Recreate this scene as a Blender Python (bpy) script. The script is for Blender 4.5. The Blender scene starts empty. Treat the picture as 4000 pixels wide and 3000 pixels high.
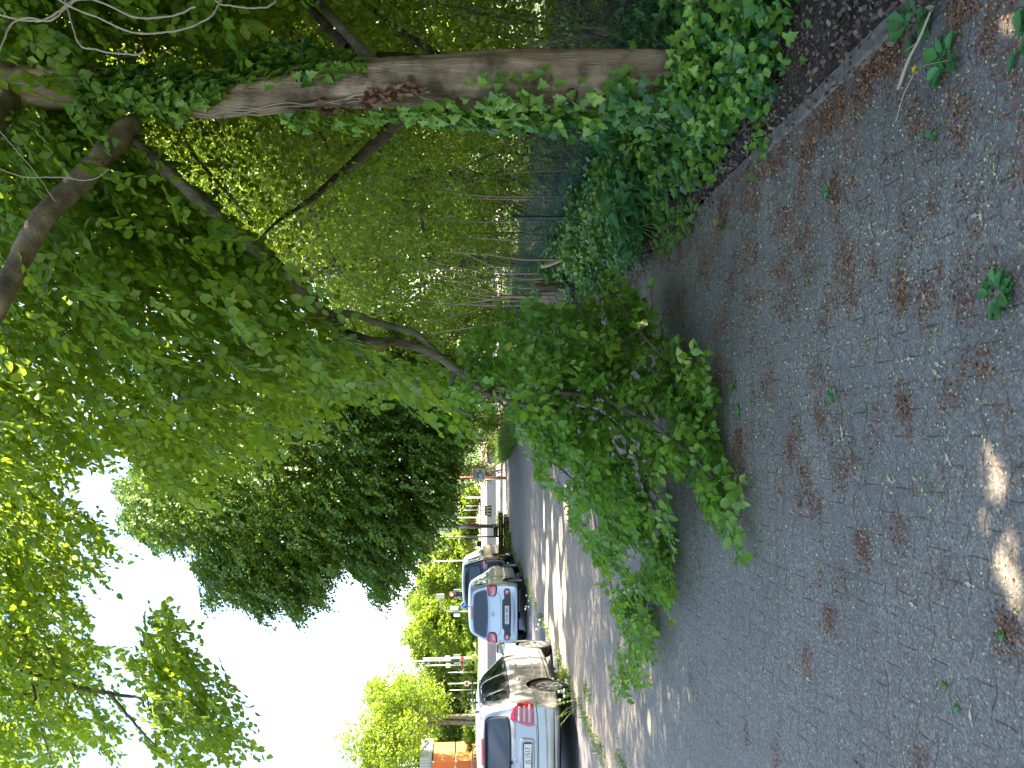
import bpy, bmesh, math, random
import numpy as np
from mathutils import Vector, Matrix
from mathutils.bvhtree import BVHTree
R_ = math.radians
rng = np.random.default_rng(7)
random.seed(7)
SC = bpy.context.scene
COL = SC.collection

# ------------------------------------------------------------------ camera (the photograph is turned a quarter: world up is image left)
F = 3300.0
CAM = np.array([0.0, 0.0, 1.65])
YAW = math.atan(200 / F); PITCH = math.atan(192 / F)
r_ = np.array([math.cos(YAW), -math.sin(YAW), 0.0])
f0 = np.array([math.sin(YAW), math.cos(YAW), 0.0])
f_ = f0 * math.cos(PITCH) - np.array([0, 0, 1.0]) * math.sin(PITCH)
w_ = f0 * math.sin(PITCH) + np.array([0, 0, 1.0]) * math.cos(PITCH)
cam = bpy.data.cameras.new("camera"); camo = bpy.data.objects.new("camera", cam); COL.objects.link(camo)
M = Matrix.Identity(4)
for i in range(3):
    M[i][0] = -w_[i]; M[i][1] = r_[i]; M[i][2] = -f_[i]; M[i][3] = CAM[i]
camo.matrix_world = M
cam.sensor_width = 36.0; cam.lens = F / 4000 * 36.0
cam.clip_start = 0.05; cam.clip_end = 2000
SC.camera = camo

# ------------------------------------------------------------------ sky, sun, exposure
SUN_EL, SUN_AZ = R_(38), R_(72)          # azimuth from +Y towards +X
S = np.array([math.sin(SUN_AZ) * math.cos(SUN_EL), math.cos(SUN_AZ) * math.cos(SUN_EL), math.sin(SUN_EL)])
world = bpy.data.worlds.new("World"); SC.world = world; world.use_nodes = True
wn = world.node_tree
sky = wn.nodes.new("ShaderNodeTexSky"); sky.sky_type = 'NISHITA'; sky.sun_disc = False
sky.sun_elevation = SUN_EL; sky.sun_rotation = SUN_AZ
sky.air_density = 1.0; sky.dust_density = 1.5; sky.ozone_density = 0.4
bg = wn.nodes["Background"]; bg.inputs[1].default_value = 0.056
wn.links.new(sky.outputs[0], bg.inputs[0])
sl = bpy.data.lights.new("sun", 'SUN'); sl.energy = 3.9; sl.angle = R_(0.5); sl.color = (1.0, 0.88, 0.68)
so = bpy.data.objects.new("sun", sl); COL.objects.link(so)
so.rotation_euler = Vector(S).to_track_quat('Z', 'Y').to_euler()
vs = SC.view_settings; vs.view_transform = 'Standard'; vs.look = 'None'; vs.gamma = 1.0; vs.exposure = 3.55
SC.cycles.use_denoising = True
SC.cycles.max_bounces = 10; SC.cycles.diffuse_bounces = 7; SC.cycles.transmission_bounces = 6; SC.cycles.transparent_max_bounces = 8
SC.cycles.caustics_reflective = False; SC.cycles.caustics_refractive = False

# ------------------------------------------------------------------ image <-> world helpers (D = pixels of the 2212 x 1659 view)
def ray(dx, dy):
    dx = np.asarray(dx, float); dy = np.asarray(dy, float)
    u = 3000 - dy * 1.8083; v = dx * 1.8083
    cx = (u - 1500) / F; cz = (2000 - v) / F
    return f_ + cx[..., None] * r_ + cz[..., None] * w_
def P(dx, dy, Y):
    d = ray(dx, dy); return CAM + d * (np.asarray(Y, float) / d[..., 1])[..., None]
def G(dx, dy, z=0.0):
    d = ray(dx, dy); return CAM + d * ((z - CAM[2]) / d[..., 2])[..., None]
def toD(p):
    q = np.asarray(p) - CAM
    z = q @ f_
    z = np.where(z < 0.05, 0.05, z)
    u = 1500 + F * (q @ r_) / z; v = 2000 - F * (q @ w_) / z
    return v / 1.8083, (3000 - u) / 1.8083
def inpoly(x, y, poly):
    x = np.asarray(x); y = np.asarray(y); c = np.zeros(x.shape, bool); n = len(poly); j = n - 1
    for i in range(n):
        xi, yi = poly[i]; xj, yj = poly[j]
        c ^= ((yi > y) != (yj > y)) & (x < (xj - xi) * (y - yi) / ((yj - yi) or 1e-9) + xi)
        j = i
    return c
def nrm(a):
    return a / np.maximum(np.linalg.norm(a, axis=-1, keepdims=True), 1e-9)

# ------------------------------------------------------------------ object helpers
def tag(o, label=None, cat=None, group=None, kind=None):
    if label: o["label"] = label
    if cat: o["category"] = cat
    if group: o["group"] = group
    if kind: o["kind"] = kind
    return o
def thing(name, label, cat, loc=(0, 0, 0), rz=0.0, group=None):
    o = bpy.data.objects.new(name, None); COL.objects.link(o)
    o.location = loc; o.rotation_euler = (0, 0, rz); o.empty_display_size = 0.2
    return tag(o, label, cat, group)
def link(name, me, mats=(), parent=None, world_space=False):
    o = bpy.data.objects.new(name, me); COL.objects.link(o)
    for m in (mats if isinstance(mats, (list, tuple)) else [mats]): me.materials.append(m)
    if parent is not None:
        o.parent = parent
        if world_space: o.matrix_parent_inverse = pm(parent).inverted()
    return o
def pm(p):
    m = Matrix.LocRotScale(p.location, p.rotation_euler, p.scale)
    if p.parent: m = pm(p.parent) @ p.matrix_parent_inverse @ m
    return m
def np_mesh(name, V, faces, fsize, smooth=False, rnd=None, midx=None):
    """V (n,3); faces flat int array with constant polygon size fsize."""
    me = bpy.data.meshes.new(name)
    V = np.asarray(V, np.float32).reshape(-1, 3); faces = np.asarray(faces, np.int32).ravel()
    nf = len(faces) // fsize
    me.vertices.add(len(V)); me.vertices.foreach_set("co", V.ravel())
    me.loops.add(len(faces)); me.loops.foreach_set("vertex_index", faces)
    me.polygons.add(nf)
    me.polygons.foreach_set("loop_start", np.arange(0, nf * fsize, fsize, dtype=np.int32))
    me.polygons.foreach_set("loop_total", np.full(nf, fsize, np.int32))
    if smooth: me.polygons.foreach_set("use_smooth", np.ones(nf, bool))
    if midx is not None: me.polygons.foreach_set("material_index", np.asarray(midx, np.int32))
    me.update(calc_edges=True)
    if rnd is not None:
        a = me.attributes.new("rnd", 'FLOAT', 'FACE'); a.data.foreach_set("value", np.asarray(rnd, np.float32))
    return me
class MB:
    """collects simple solids into one mesh"""
    def __init__(s): s.v = []; s.f = []; s.m = []; s.sm = []
    def add(s, v, f, m=0, sm=False):
        b = len(s.v); s.v += [tuple(map(float, q)) for q in v]; s.f += [[b + i for i in q] for q in f]; s.m += [m] * len(f); s.sm += [sm] * len(f)
    def box(s, c, d, m=0, rz=0.0, bev=0.0, rx=0.0):
        x, y, z = d[0] / 2, d[1] / 2, d[2] / 2
        bm = bmesh.new(); bmesh.ops.create_cube(bm, size=1)
        for v in bm.verts: v.co = Vector((v.co.x * d[0], v.co.y * d[1], v.co.z * d[2]))
        if bev > 0: bmesh.ops.bevel(bm, geom=bm.edges[:], offset=bev, segments=2, affect='EDGES', profile=.5)
        mt = Matrix.Translation(Vector(c)) @ Matrix.Rotation(rz, 4, 'Z') @ Matrix.Rotation(rx, 4, 'X')
        bm.verts.index_update()
        s.add([mt @ v.co for v in bm.verts], [[v.index for v in f.verts] for f in bm.faces], m); bm.free()
    def tube(s, pts, rad, n=8, m=0, cap=True, sm=True):
        V, Fq = tube_geo(np.asarray(pts, float), rad, n)
        s.add(V, Fq, m, sm)
        if cap:
            b = len(s.v) - len(V)
            s.f += [[b + i for i in range(n)][::-1], [b + len(V) - n + i for i in range(n)]]; s.m += [m, m]; s.sm += [False, False]
    def cyl(s, a, b, r, n=12, m=0): s.tube([a, b], r, n, m)
    def ring(s, prof, c, axis, n=28, m=0, sm=True):
        """lathe: prof (radius, along axis)"""
        A = Vector(axis).normalized(); U = A.orthogonal().normalized(); W = A.cross(U); V = []
        for k in range(n):
            t = 2 * math.pi * k / n; d = U * math.cos(t) + W * math.sin(t)
            for (rr, h) in prof: V.append(Vector(c) + d * rr + A * h)
        q = len(prof); f = []
        for k in range(n):
            for j in range(q - 1): f.append([k * q + j, k * q + j + 1, ((k + 1) % n) * q + j + 1, ((k + 1) % n) * q + j])
        s.add(V, f, m, sm)
    def build(s, name, mats, parent=None, ws=False):
        me = bpy.data.meshes.new(name); me.from_pydata(s.v, [], s.f)
        me.polygons.foreach_set("material_index", s.m); me.polygons.foreach_set("use_smooth", s.sm); me.update()
        return link(name, me, mats, parent, ws)
def tube_geo(P_, rad, n=8, lobes=None):
    m = len(P_); rad = np.broadcast_to(np.asarray(rad, float), (m,))
    T = np.gradient(P_, axis=0); T = nrm(T)
    up = np.array([0.31, 0.17, 0.93]) if abs(T[0] @ np.array([0.31, 0.17, 0.93])) < .9 else np.array([1.0, 0, 0])
    V = []
    U = nrm(np.cross(T[0], up))
    for i in range(m):
        U = nrm(U - T[i] * (U @ T[i])); W = np.cross(T[i], U)
        a = np.arange(n) * 2 * np.pi / n
        rr = rad[i] * (np.ones(n) if lobes is None else lobes(a, i, m))
        V.append(P_[i] + (np.cos(a) * rr)[:, None] * U + (np.sin(a) * rr)[:, None] * W)
    V = np.concatenate(V)
    Fq = [[i * n + k, i * n + (k + 1) % n, (i + 1) * n + (k + 1) % n, (i + 1) * n + k] for i in range(m - 1) for k in range(n)]
    return V, Fq
def spline(pts, n=24):
    p = np.asarray(pts, float)
    if len(p) == 2: t = np.linspace(0, 1, n)[:, None]; return p[0] * (1 - t) + p[1] * t
    q = np.vstack([2 * p[0] - p[1], p, 2 * p[-1] - p[-2]]); out = []
    k = len(p) - 1; ts = np.linspace(0, k, n)
    for t in ts:
        i = min(int(t), k - 1); s = t - i
        a, b, c, d = q[i], q[i + 1], q[i + 2], q[i + 3]
        out.append(.5 * ((2 * b) + (c - a) * s + (2 * a - 5 * b + 4 * c - d) * s * s + (-a + 3 * b - 3 * c + d) * s ** 3))
    return np.array(out)

# ------------------------------------------------------------------ materials
class NT:
    def __init__(s, name):
        s.m = bpy.data.materials.new(name); s.m.use_nodes = True; s.t = s.m.node_tree; s.t.nodes.clear()
        s.out = s.n("ShaderNodeOutputMaterial")
    def n(s, typ, **k):
        q = s.t.nodes.new(typ)
        for a, b in k.items(): setattr(q, a, b)
        return q
    def l(s, a, b): s.t.links.new(a, b)
    def inp(s, q, i, v):
        if hasattr(v, "is_output"): s.l(v, q.inputs[i])
        else: q.inputs[i].default_value = v
    def math(s, op, a, b=0.0, c=0.0):
        q = s.n("ShaderNodeMath", operation=op); s.inp(q, 0, a); s.inp(q, 1, b); s.inp(q, 2, c); return q.outputs[0]
    def mix(s, f, a, b, mode='MIX'):
        q = s.n("ShaderNodeMix", data_type='RGBA', blend_type=mode); s.inp(q, 0, f)
        for i, v in ((6, a), (7, b)):
            if hasattr(v, "is_output"): s.l(v, q.inputs[i])
            else: q.inputs[i].default_value = (*v, 1)[:4]
        return q.outputs[2]
    def obj(s): return s.n("ShaderNodeTexCoord").outputs['Object']
    def noise(s, vec, scale, detail=4, rough=.55, off=0.0):
        q = s.n("ShaderNodeTexNoise"); s.l(vec, q.inputs['Vector']); q.inputs['Scale'].default_value = scale
        q.inputs['Detail'].default_value = detail; q.inputs['Roughness'].default_value = rough; return q.outputs['Fac']
    def scale(s, vec, sc):
        q = s.n("ShaderNodeVectorMath", operation='MULTIPLY'); s.l(vec, q.inputs[0]); q.inputs[1].default_value = sc; return q.outputs[0]
    def ramp(s, f, stops):
        q = s.n("ShaderNodeValToRGB"); s.l(f, q.inputs[0]); e = q.color_ramp.elements
        while len(e) < len(stops): e.new(.5)
        for el, (p, c) in zip(e, stops):
            el.position = p; el.color = (*c, 1) if len(c) == 3 else c
        return q.outputs[0]
    def remap(s, f, a, b, lo=0.0, hi=1.0):
        q = s.n("ShaderNodeMapRange"); s.l(f, q.inputs[0]); q.inputs[1].default_value = a; q.inputs[2].default_value = b
        q.inputs[3].default_value = lo; q.inputs[4].default_value = hi; return q.outputs[0]
    def bsdf(s, col, rough=.6, metal=0.0, spec=.5, bump=None, bstr=.3, bdist=.01, **k):
        q = s.n("ShaderNodeBsdfPrincipled")
        if hasattr(col, "is_output"): s.l(col, q.inputs['Base Color'])
        else: q.inputs['Base Color'].default_value = (*col, 1)
        s.inp(q, 'Roughness', rough); q.inputs['Metallic'].default_value = metal; q.inputs['Specular IOR Level'].default_value = spec
        for a, b in k.items(): s.inp(q, a.replace('_', ' '), b)
        if bump is not None:
            b_ = s.n("ShaderNodeBump"); b_.inputs['Strength'].default_value = bstr; b_.inputs['Distance'].default_value = bdist
            s.l(bump, b_.inputs['Height']); s.l(b_.outputs[0], q.inputs['Normal'])
        return q
    def done(s, q):
        s.l(q.outputs[0], s.out.inputs[0]); return s.m
def plain(name, col, rough=.6, metal=0.0, var=.15, scale=8.0, spec=.5, bstr=.12, **k):
    t = NT(name); n = t.noise(t.obj(), scale, 5)
    c = t.mix(n, tuple(x * (1 - var) for x in col), tuple(min(1, x * (1 + var)) for x in col))
    return t.done(t.bsdf(c, rough, metal, spec, bump=n, bstr=bstr, bdist=.004, **k))
def leafmat(name, stops, trans, tw=.42, rough=.42, spec=.45):
    t = NT(name); a = t.n("ShaderNodeAttribute", attribute_name="rnd")
    c = t.ramp(a.outputs['Fac'], stops)
    p = t.bsdf(c, rough, 0, spec)
    tr = t.n("ShaderNodeBsdfTranslucent"); ct = t.mix(.6, c, trans); t.l(ct, tr.inputs[0])
    mx = t.n("ShaderNodeMixShader"); mx.inputs[0].default_value = tw
    t.l(p.outputs[0], mx.inputs[1]); t.l(tr.outputs[0], mx.inputs[2]); return t.done(mx)
ML = {
 'elm': leafmat("elm_leaf", [(0, (.085, .175, .012)), (.5, (.155, .27, .018)), (.85, (.23, .34, .03)), (1, (.36, .43, .05))], (.52, .66, .03), .48),
 'elm_low': leafmat("fallen_limb_leaf", [(0, (.075, .175, .018)), (.5, (.14, .28, .026)), (.9, (.20, .36, .04)), (1, (.36, .43, .07))], (.36, .60, .04), .40),
 'wood': leafmat("woodland_leaf", [(0, (.075, .13, .012)), (.5, (.14, .215, .018)), (.85, (.22, .29, .03)), (1, (.34, .38, .04))], (.42, .54, .03), .46),
 'ivy': leafmat("ivy_leaf", [(0, (.025, .07, .016)), (.45, (.05, .14, .022)), (.8, (.12, .25, .03)), (1, (.20, .34, .045))], (.10, .30, .03), .20, .30),
 'ivylight': leafmat("ivy_leaf_young", [(0, (.10, .20, .025)), (.5, (.21, .35, .04)), (1, (.33, .47, .07))], (.18, .42, .04), .28, .33),
 'herb': leafmat("herb_leaf", [(0, (.06, .19, .06)), (.6, (.10, .27, .07)), (1, (.15, .34, .07))], (.16, .42, .06), .28),
 'yew': leafmat("conifer_leaf", [(0, (.045, .095, .010)), (.6, (.095, .18, .014)), (.9, (.16, .25, .02)), (1, (.24, .31, .025))], (.22, .32, .02), .25, .45, .35),
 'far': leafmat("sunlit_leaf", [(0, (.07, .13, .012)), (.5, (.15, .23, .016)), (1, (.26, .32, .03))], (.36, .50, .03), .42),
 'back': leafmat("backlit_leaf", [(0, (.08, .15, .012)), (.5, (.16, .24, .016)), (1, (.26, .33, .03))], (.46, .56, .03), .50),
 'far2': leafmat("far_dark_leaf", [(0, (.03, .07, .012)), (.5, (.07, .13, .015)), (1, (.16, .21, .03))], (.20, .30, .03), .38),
 'grass': leafmat("grass_blade", [(0, (.05, .12, .02)), (.6, (.10, .20, .03)), (1, (.25, .30, .08))], (.25, .40, .05), .35),
 'blossom': leafmat("white_blossom", [(0, (.55, .5, .42)), (1, (.85, .83, .75))], (.7, .7, .6), .3),
 'litter': leafmat("bud_scale", [(0, (.15, .055, .028)), (.55, (.32, .13, .06)), (.8, (.46, .28, .14)), (1, (.60, .48, .28))], (.2, .1, .04), .1),
 'fleck': leafmat("pale_fleck", [(0, (.36, .36, .12)), (.5, (.55, .52, .22)), (1, (.70, .58, .38))], (.4, .4, .1), .1),
 'dead': leafmat("dead_leaf", [(0, (.09, .05, .035)), (.6, (.20, .12, .08)), (.9, (.32, .23, .18)), (1, (.50, .43, .40))], (.2, .12, .05), .08),
}
def barkmat(name, c1, c2, vs=3.0, hs=26.0, bs=.5, lich=None):
    t = NT(name); o = t.obj(); v = t.scale(o, (hs, hs, vs)); n = t.noise(v, 1.0, 6, .62); n2 = t.noise(o, 5.0, 3)
    c = t.mix(n, c1, c2); c = t.mix(t.remap(n, .5, .68), c, c2); c = t.mix(t.remap(n2, .45, .7), c, tuple(x * .6 for x in c1))
    if lich: c = t.mix(t.remap(t.noise(o, 9, 5), .56, .72, 0, .7), c, lich)
    fine = t.noise(t.scale(o, (90, 90, 14)), 1.0, 3)
    return t.done(t.bsdf(c, .85, 0, .25, bump=t.math('ADD', n, t.math('MULTIPLY', fine, .4)), bstr=bs, bdist=.035))
M_bark = barkmat("hornbeam_bark", (.19, .115, .065), (.60, .42, .265), 1.3, 14, 1.0, (.20, .19, .12))
M_bark2 = barkmat("branch_bark", (.12, .085, .055), (.34, .25, .165), 7, 9, .5)
M_limb = barkmat("limb_bark", (.10, .075, .05), (.27, .21, .145), 4, 24, .6, (.20, .22, .13))
M_stem = barkmat("woodland_bark", (.07, .052, .038), (.20, .155, .11), 3, 20, .5)
M_vine = plain("dry_vine", (.36, .27, .18), .8, 0, .3, 30)
M_twig = plain("twig_bark", (.06, .045, .03), .8, 0, .3, 30)
M_cane = plain("dry_cane", (.30, .21, .14), .8, 0, .3, 20)
M_cut = plain("weathered_wood", (.19, .14, .10), .9, 0, .45, 30, bstr=.8)
M_rawwood = plain("fresh_cut_wood", (.55, .38, .22), .8, 0, .2, 20)

def pavers():
    t = NT("concrete_pavers"); o = t.obj()
    nz = t.n("ShaderNodeTexNoise"); t.l(o, nz.inputs['Vector']); nz.inputs['Scale'].default_value = 9.0; nz.inputs['Detail'].default_value = 4
    wob = t.n("ShaderNodeVectorMath", operation='MULTIPLY_ADD'); t.l(nz.outputs['Color'], wob.inputs[0]); wob.inputs[1].default_value = (.014, .014, 0); t.l(o, wob.inputs[2])
    sp = t.n("ShaderNodeSeparateXYZ"); t.l(wob.outputs[0], sp.inputs[0]); x, y = sp.outputs[0], sp.outputs[1]
    L, p, a = .195, .113, .0135
    w = t.math('MULTIPLY', t.math('SUBTRACT', t.math('PINGPONG', t.math('DIVIDE', x, L / 2), 1.0), .5), 2.0)   # -1..1 triangle of period L
    w = t.math('MAXIMUM', t.math('MINIMUM', t.math('MULTIPLY', w, 1.7), 1.0), -1.0)
    k = t.math('ROUND', t.math('DIVIDE', y, p)); par = t.math('SUBTRACT', t.math('MULTIPLY', t.math('PINGPONG', k, 1.0), 2.0), 1.0)
    d1 = t.math('ABSOLUTE', t.math('SUBTRACT', t.math('SUBTRACT', y, t.math('MULTIPLY', k, p)), t.math('MULTIPLY', t.math('MULTIPLY', par, w), a)))
    rr = t.math('FLOOR', t.math('DIVIDE', y, p)); par2 = t.math('PINGPONG', rr, 1.0)
    fx = t.math('FRACT', t.math('ADD', t.math('DIVIDE', x, L), t.math('MULTIPLY', par2, .5)))
    d2 = t.math('MULTIPLY', t.math('ABSOLUTE', t.math('SUBTRACT', fx, .5)), L)
    d = t.math('MINIMUM', d1, d2)
    joint = t.math('MULTIPLY', t.remap(d, .0010, .0058, 1.0, 0.0), t.remap(t.noise(o, 6, 3), .38, .62, .12, 1.0))
    wide = t.remap(d, .002, .022, 1.0, 0.0)
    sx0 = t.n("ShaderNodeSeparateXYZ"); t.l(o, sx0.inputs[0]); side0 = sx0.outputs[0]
    # stone tone per area, exposed aggregate, left side's skylight painted in
    vo = t.n("ShaderNodeTexVoronoi"); t.l(o, vo.inputs['Vector']); vo.inputs['Scale'].default_value = 120.0
    grain = t.ramp(vo.outputs['Color'], [(0, (.110, .088, .066)), (.45, (.225, .187, .145)), (.78, (.35, .30, .235)), (.93, (.49, .43, .34)), (1, (.73, .67, .56))])
    vo2 = t.n("ShaderNodeTexVoronoi"); t.l(o, vo2.inputs['Vector']); vo2.inputs['Scale'].default_value = 55.0
    chips = t.math('MULTIPLY', t.remap(vo2.outputs['Distance'], .16, .26, 1, 0), t.remap(t.noise(o, 60, 1), .58, .62))
    c = t.mix(chips, grain, (.52, .50, .48))
    c = t.mix(t.remap(t.noise(o, 26, 4, .7), .42, .62, 0, .45), c, (.115, .097, .083)); c = t.mix(t.remap(t.noise(o, 75, 2, .6), .60, .68, 0, .55), c, (.50, .46, .40))
    big = t.noise(o, 1.1, 5, .6); c = t.mix(t.math('MULTIPLY', t.remap(big, .35, .7, .0, .62), t.remap(side0, -2.5, 1.5, .25, 1.25)), c, (.10, .086, .075))  # dark blotches fade leftward: the brighter skylight there is put into the colour
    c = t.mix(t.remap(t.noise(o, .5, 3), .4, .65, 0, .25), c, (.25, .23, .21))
    dirt = t.mix(t.noise(o, 40, 3), (.020, .016, .012), (.085, .052, .034)); c = t.mix(t.math('MULTIPLY', joint, .66), c, dirt)
    # red-brown litter gathered along the joints in patches (more of it on the right side)
    sx = t.n("ShaderNodeSeparateXYZ"); t.l(o, sx.inputs[0])
    side = t.remap(sx.outputs[0], -2.0, 1.5, -.09, .06)
    pn = t.math('ADD', t.math('ADD', t.noise(o, 3.1, 6, .62), side), t.math('MULTIPLY', wide, .07))
    pm_ = t.math('MULTIPLY', t.remap(pn, .63, .70), t.remap(t.noise(o, 190, 2), .38, .55))
    c = t.mix(pm_, c, t.mix(t.remap(t.noise(o, 150, 2), .4, .6), (.12, .05, .03), (.30, .15, .085)))
    moss = t.math('MULTIPLY', t.remap(t.noise(o, 2.3, 6, .6), .60, .66), t.math('MULTIPLY', wide, t.remap(t.noise(o, 120, 2), .45, .55)))
    c = t.mix(moss, c, (.06, .10, .025))
    h = t.math('ADD', t.math('MULTIPLY', joint, -1.0), t.math('ADD', t.math('MULTIPLY', vo.outputs['Distance'], .25), t.math('MULTIPLY', pm_, .5)))
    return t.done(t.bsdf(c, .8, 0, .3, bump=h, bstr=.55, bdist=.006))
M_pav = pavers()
def asphalt(name, c=(.055, .055, .06), spec=.4, lo=.75):
    t = NT(name); o = t.obj(); n = t.noise(o, 220, 3); b = t.noise(o, .4, 4)
    col = t.mix(n, tuple(x * .6 for x in c), tuple(x * 1.7 for x in c)); col = t.mix(t.remap(b, .4, .7, 0, .4), col, tuple(x * 1.5 for x in c))
    col = t.mix(t.remap(t.noise(t.scale(o, (1, .15, 1)), 2.2, 5), .55, .62, 0, .35), col, tuple(x * .5 for x in c))
    return t.done(t.bsdf(col, lo, 0, spec, bump=n, bstr=.4, bdist=.004))
def soil():
    t = NT("leaf_soil"); o = t.obj(); n = t.noise(o, 7, 6, .7); n2 = t.noise(o, 55, 4)
    c = t.ramp(n, [(.3, (.03, .02, .014)), (.55, (.085, .055, .038)), (.75, (.15, .10, .07))]); c = t.mix(t.remap(n2, .55, .7), c, (.16, .12, .09))
    return t.done(t.bsdf(c, .95, 0, .15, bump=t.math('ADD', n, n2), bstr=.9, bdist=.03))
M_soil = soil()
M_conc = plain("weathered_concrete", (.20, .165, .13), .85, 0, .55, 30, bstr=.8)

def darkmetal(n, c, r=.4, m=.0): return plain(n, c, r, m, .12, 12)
M_fence = darkmetal("green_plastic_wire", (.012, .05, .045), .6)
M_galv = plain("galvanised_steel", (.33, .35, .35), .5, .6, .2, 6)
M_white = plain("white_enamel", (.75, .75, .73), .5, 0, .08, 9)
M_black = plain("black_plastic", (.018, .018, .02), .5, 0, .2, 20)
M_tyre = plain("tyre_rubber", (.02, .02, .021), .85, 0, .3, 40)
M_red = plain("red_paint", (.60, .035, .025), .45, 0, .1, 8)
M_orange = plain("orange_panel", (.62, .17, .045), .6, 0, .12, 3)
def emis(name, c, s):
    t = NT(name); e = t.n("ShaderNodeEmission"); e.inputs[0].default_value = (*c, 1); e.inputs[1].default_value = s; return t.done(e)
def paint(name, col, metal=.35, rough=.32, ds=1.0, cw=.7):
    t = NT(name); o = t.obj(); n = t.noise(o, 400, 1); d = t.noise(o, 3, 5)
    c = t.mix(n, tuple(x * .9 for x in col), tuple(min(1, x * 1.12) for x in col))
    sp = t.n("ShaderNodeSeparateXYZ"); t.l(o, sp.inputs[0])
    dust = t.math('MULTIPLY', t.remap(sp.outputs[2], .7, .25), t.remap(d, .3, .8, .1 * ds, .6 * ds)); c = t.mix(dust, c, (.16, .14, .11))
    r = t.math('ADD', rough, t.math('MULTIPLY', dust, .4))
    return t.done(t.bsdf(c, r, metal, .5, Coat_Weight=cw, Coat_Roughness=.08))
def glass(name, tint=(.02, .025, .028)):
    t = NT(name); q = t.bsdf(tint, .03, 0, 1.0, Coat_Weight=1.0, Coat_Roughness=.02); tr = t.n("ShaderNodeBsdfTransparent"); tr.inputs[0].default_value = (.55, .6, .6, 1)
    mx = t.n("ShaderNodeMixShader"); mx.inputs[0].default_value = .8; t.l(tr.outputs[0], mx.inputs[1]); t.l(q.outputs[0], mx.inputs[2]); return t.done(mx)
M_glass = glass("car_glass")
M_lens = t_ = plain("red_lens", (.45, .008, .02), .12, 0, .1, 30, spec=.8, Coat_Weight=1.0)
M_clear = plain("clear_lens", (.62, .42, .40), .2, 0, .1, 60, spec=.8, Coat_Weight=1.0)
M_chrome = plain("chrome", (.7, .7, .72), .12, 1.0, .05, 9)
M_alloy = plain("alloy_wheel", (.42, .42, .43), .3, .75, .1, 9)
M_plate = plain("plate_white", (.72, .73, .72), .4, 0, .05, 9)
M_ink = plain("black_ink", (.01, .01, .012), .6, 0, .1, 9)
M_blue = plain("sign_blue", (.03, .16, .55), .4, 0, .08, 9)
#@@GROUND
# ------------------------------------------------------------------ ground, path, road
def sheet(name, x0, x1, y0, y1, z, mat, label=None):
    me = bpy.data.meshes.new(name); me.from_pydata([(x0, y0, z), (x1, y0, z), (x1, y1, z), (x0, y1, z)], [], [(0, 1, 2, 3)])
    return tag(link(name, me, mat), label, None, None, "structure")
M_grassbase = plain("grass_soil", (.07, .11, .025), .9, 0, .4, 2)
sheet("ground", -700, 700, -60, 1300, -.16, M_grassbase)
sheet("road", -60, -3.86, -12, 38.5, -.03, asphalt("road_asphalt", (.075, .075, .08)))
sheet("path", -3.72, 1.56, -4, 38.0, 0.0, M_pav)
sheet("pavement", -80, 14, 38.5, 44.5, -.085, plain("pale_paving", (.24, .21, .18), .8, 0, .15, 3))
sheet("crossing_road", -120, 120, 44.5, 62, -.10, asphalt("crossing_asphalt", (.016, .017, .021), .08))
sheet("cycle_path", -120, 16, 62.0, 92, -.092, plain("reddish_paving", (.40, .27, .22), .8, 0, .2, 1.5))
sheet("lawn", -160, 16, 92.2, 190, -.09, plain("lawn_green", (.10, .19, .03), .9, 0, .3, 1.0))
b = MB()
for k in range(3): b.box((0, 66 + k * 8.5, -.06), (240, .25, .05))
tag(b.build("tram_kerb_line", M_conc), None, None, None, "structure")
b = MB()
y = -4.0
while y < 38:
    L = 1.0; b.box((-3.79 + rng.normal(0, .004), y + L / 2, -.050 + rng.normal(0, .004)), (.12, L - .012, .12), bev=.012); y += L
tag(b.build("kerb", M_conc), None, None, None, "structure")
def x0f(y): return np.interp(y, [-5, 14, 19, 23, 30, 38], [1.62, 1.60, 1.05, .35, -.55, -1.0])
b = MB(); y = -1.55
while y < 14:
    b.box((1.575 + rng.normal(0, .012), y + .5, -.030 - (.022 + .012 * math.sin(y * 5) if y > 4 else 0) + rng.normal(0, .007)), (.085, .975, .10), bev=.010, rz=rng.normal(0, .012), rx=rng.normal(0, .008)); y += 1.0
tag(b.build("edging_kerb", M_conc), None, None, None, "structure")
def bank_z(s, y):
    s = np.maximum(s, 0)
    return .012 + np.minimum(s, .6) * .06 - np.clip((s - .6) / 1.5, 0, 1) * np.clip(y - 4, 0, 20) * .016 + .03 * np.sin(3.1 * y + s * 2) * np.clip(s * 2, 0, 1) + .02 * np.sin(7 * s + 2.3 * y) * np.clip(s, 0, 1)
ys = np.concatenate([np.arange(-4, 20, .16), np.arange(20, 46, .8)]); ss = np.concatenate([np.arange(0, 3, .13), np.arange(3, 34, 1.0)])
YY, SS = np.meshgrid(ys, ss, indexing='ij'); ZZ = bank_z(SS, YY) + rng.normal(0, .008, SS.shape) * (SS > .05)
V = np.stack([x0f(YY) + SS, YY, ZZ], -1).reshape(-1, 3); ny, ns = YY.shape
I = (np.arange(ny - 1)[:, None] * ns + np.arange(ns - 1)[None]).ravel()
tag(link("soil_bank", np_mesh("soil_bank", V, np.stack([I, I + 1, I + ns + 1, I + ns], 1), 4, True), M_soil), None, None, None, "structure")
def gz(x, y): return np.where(x > x0f(y), bank_z(x - x0f(y), y), np.where(x > -3.73, 0.0, -.03))

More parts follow.
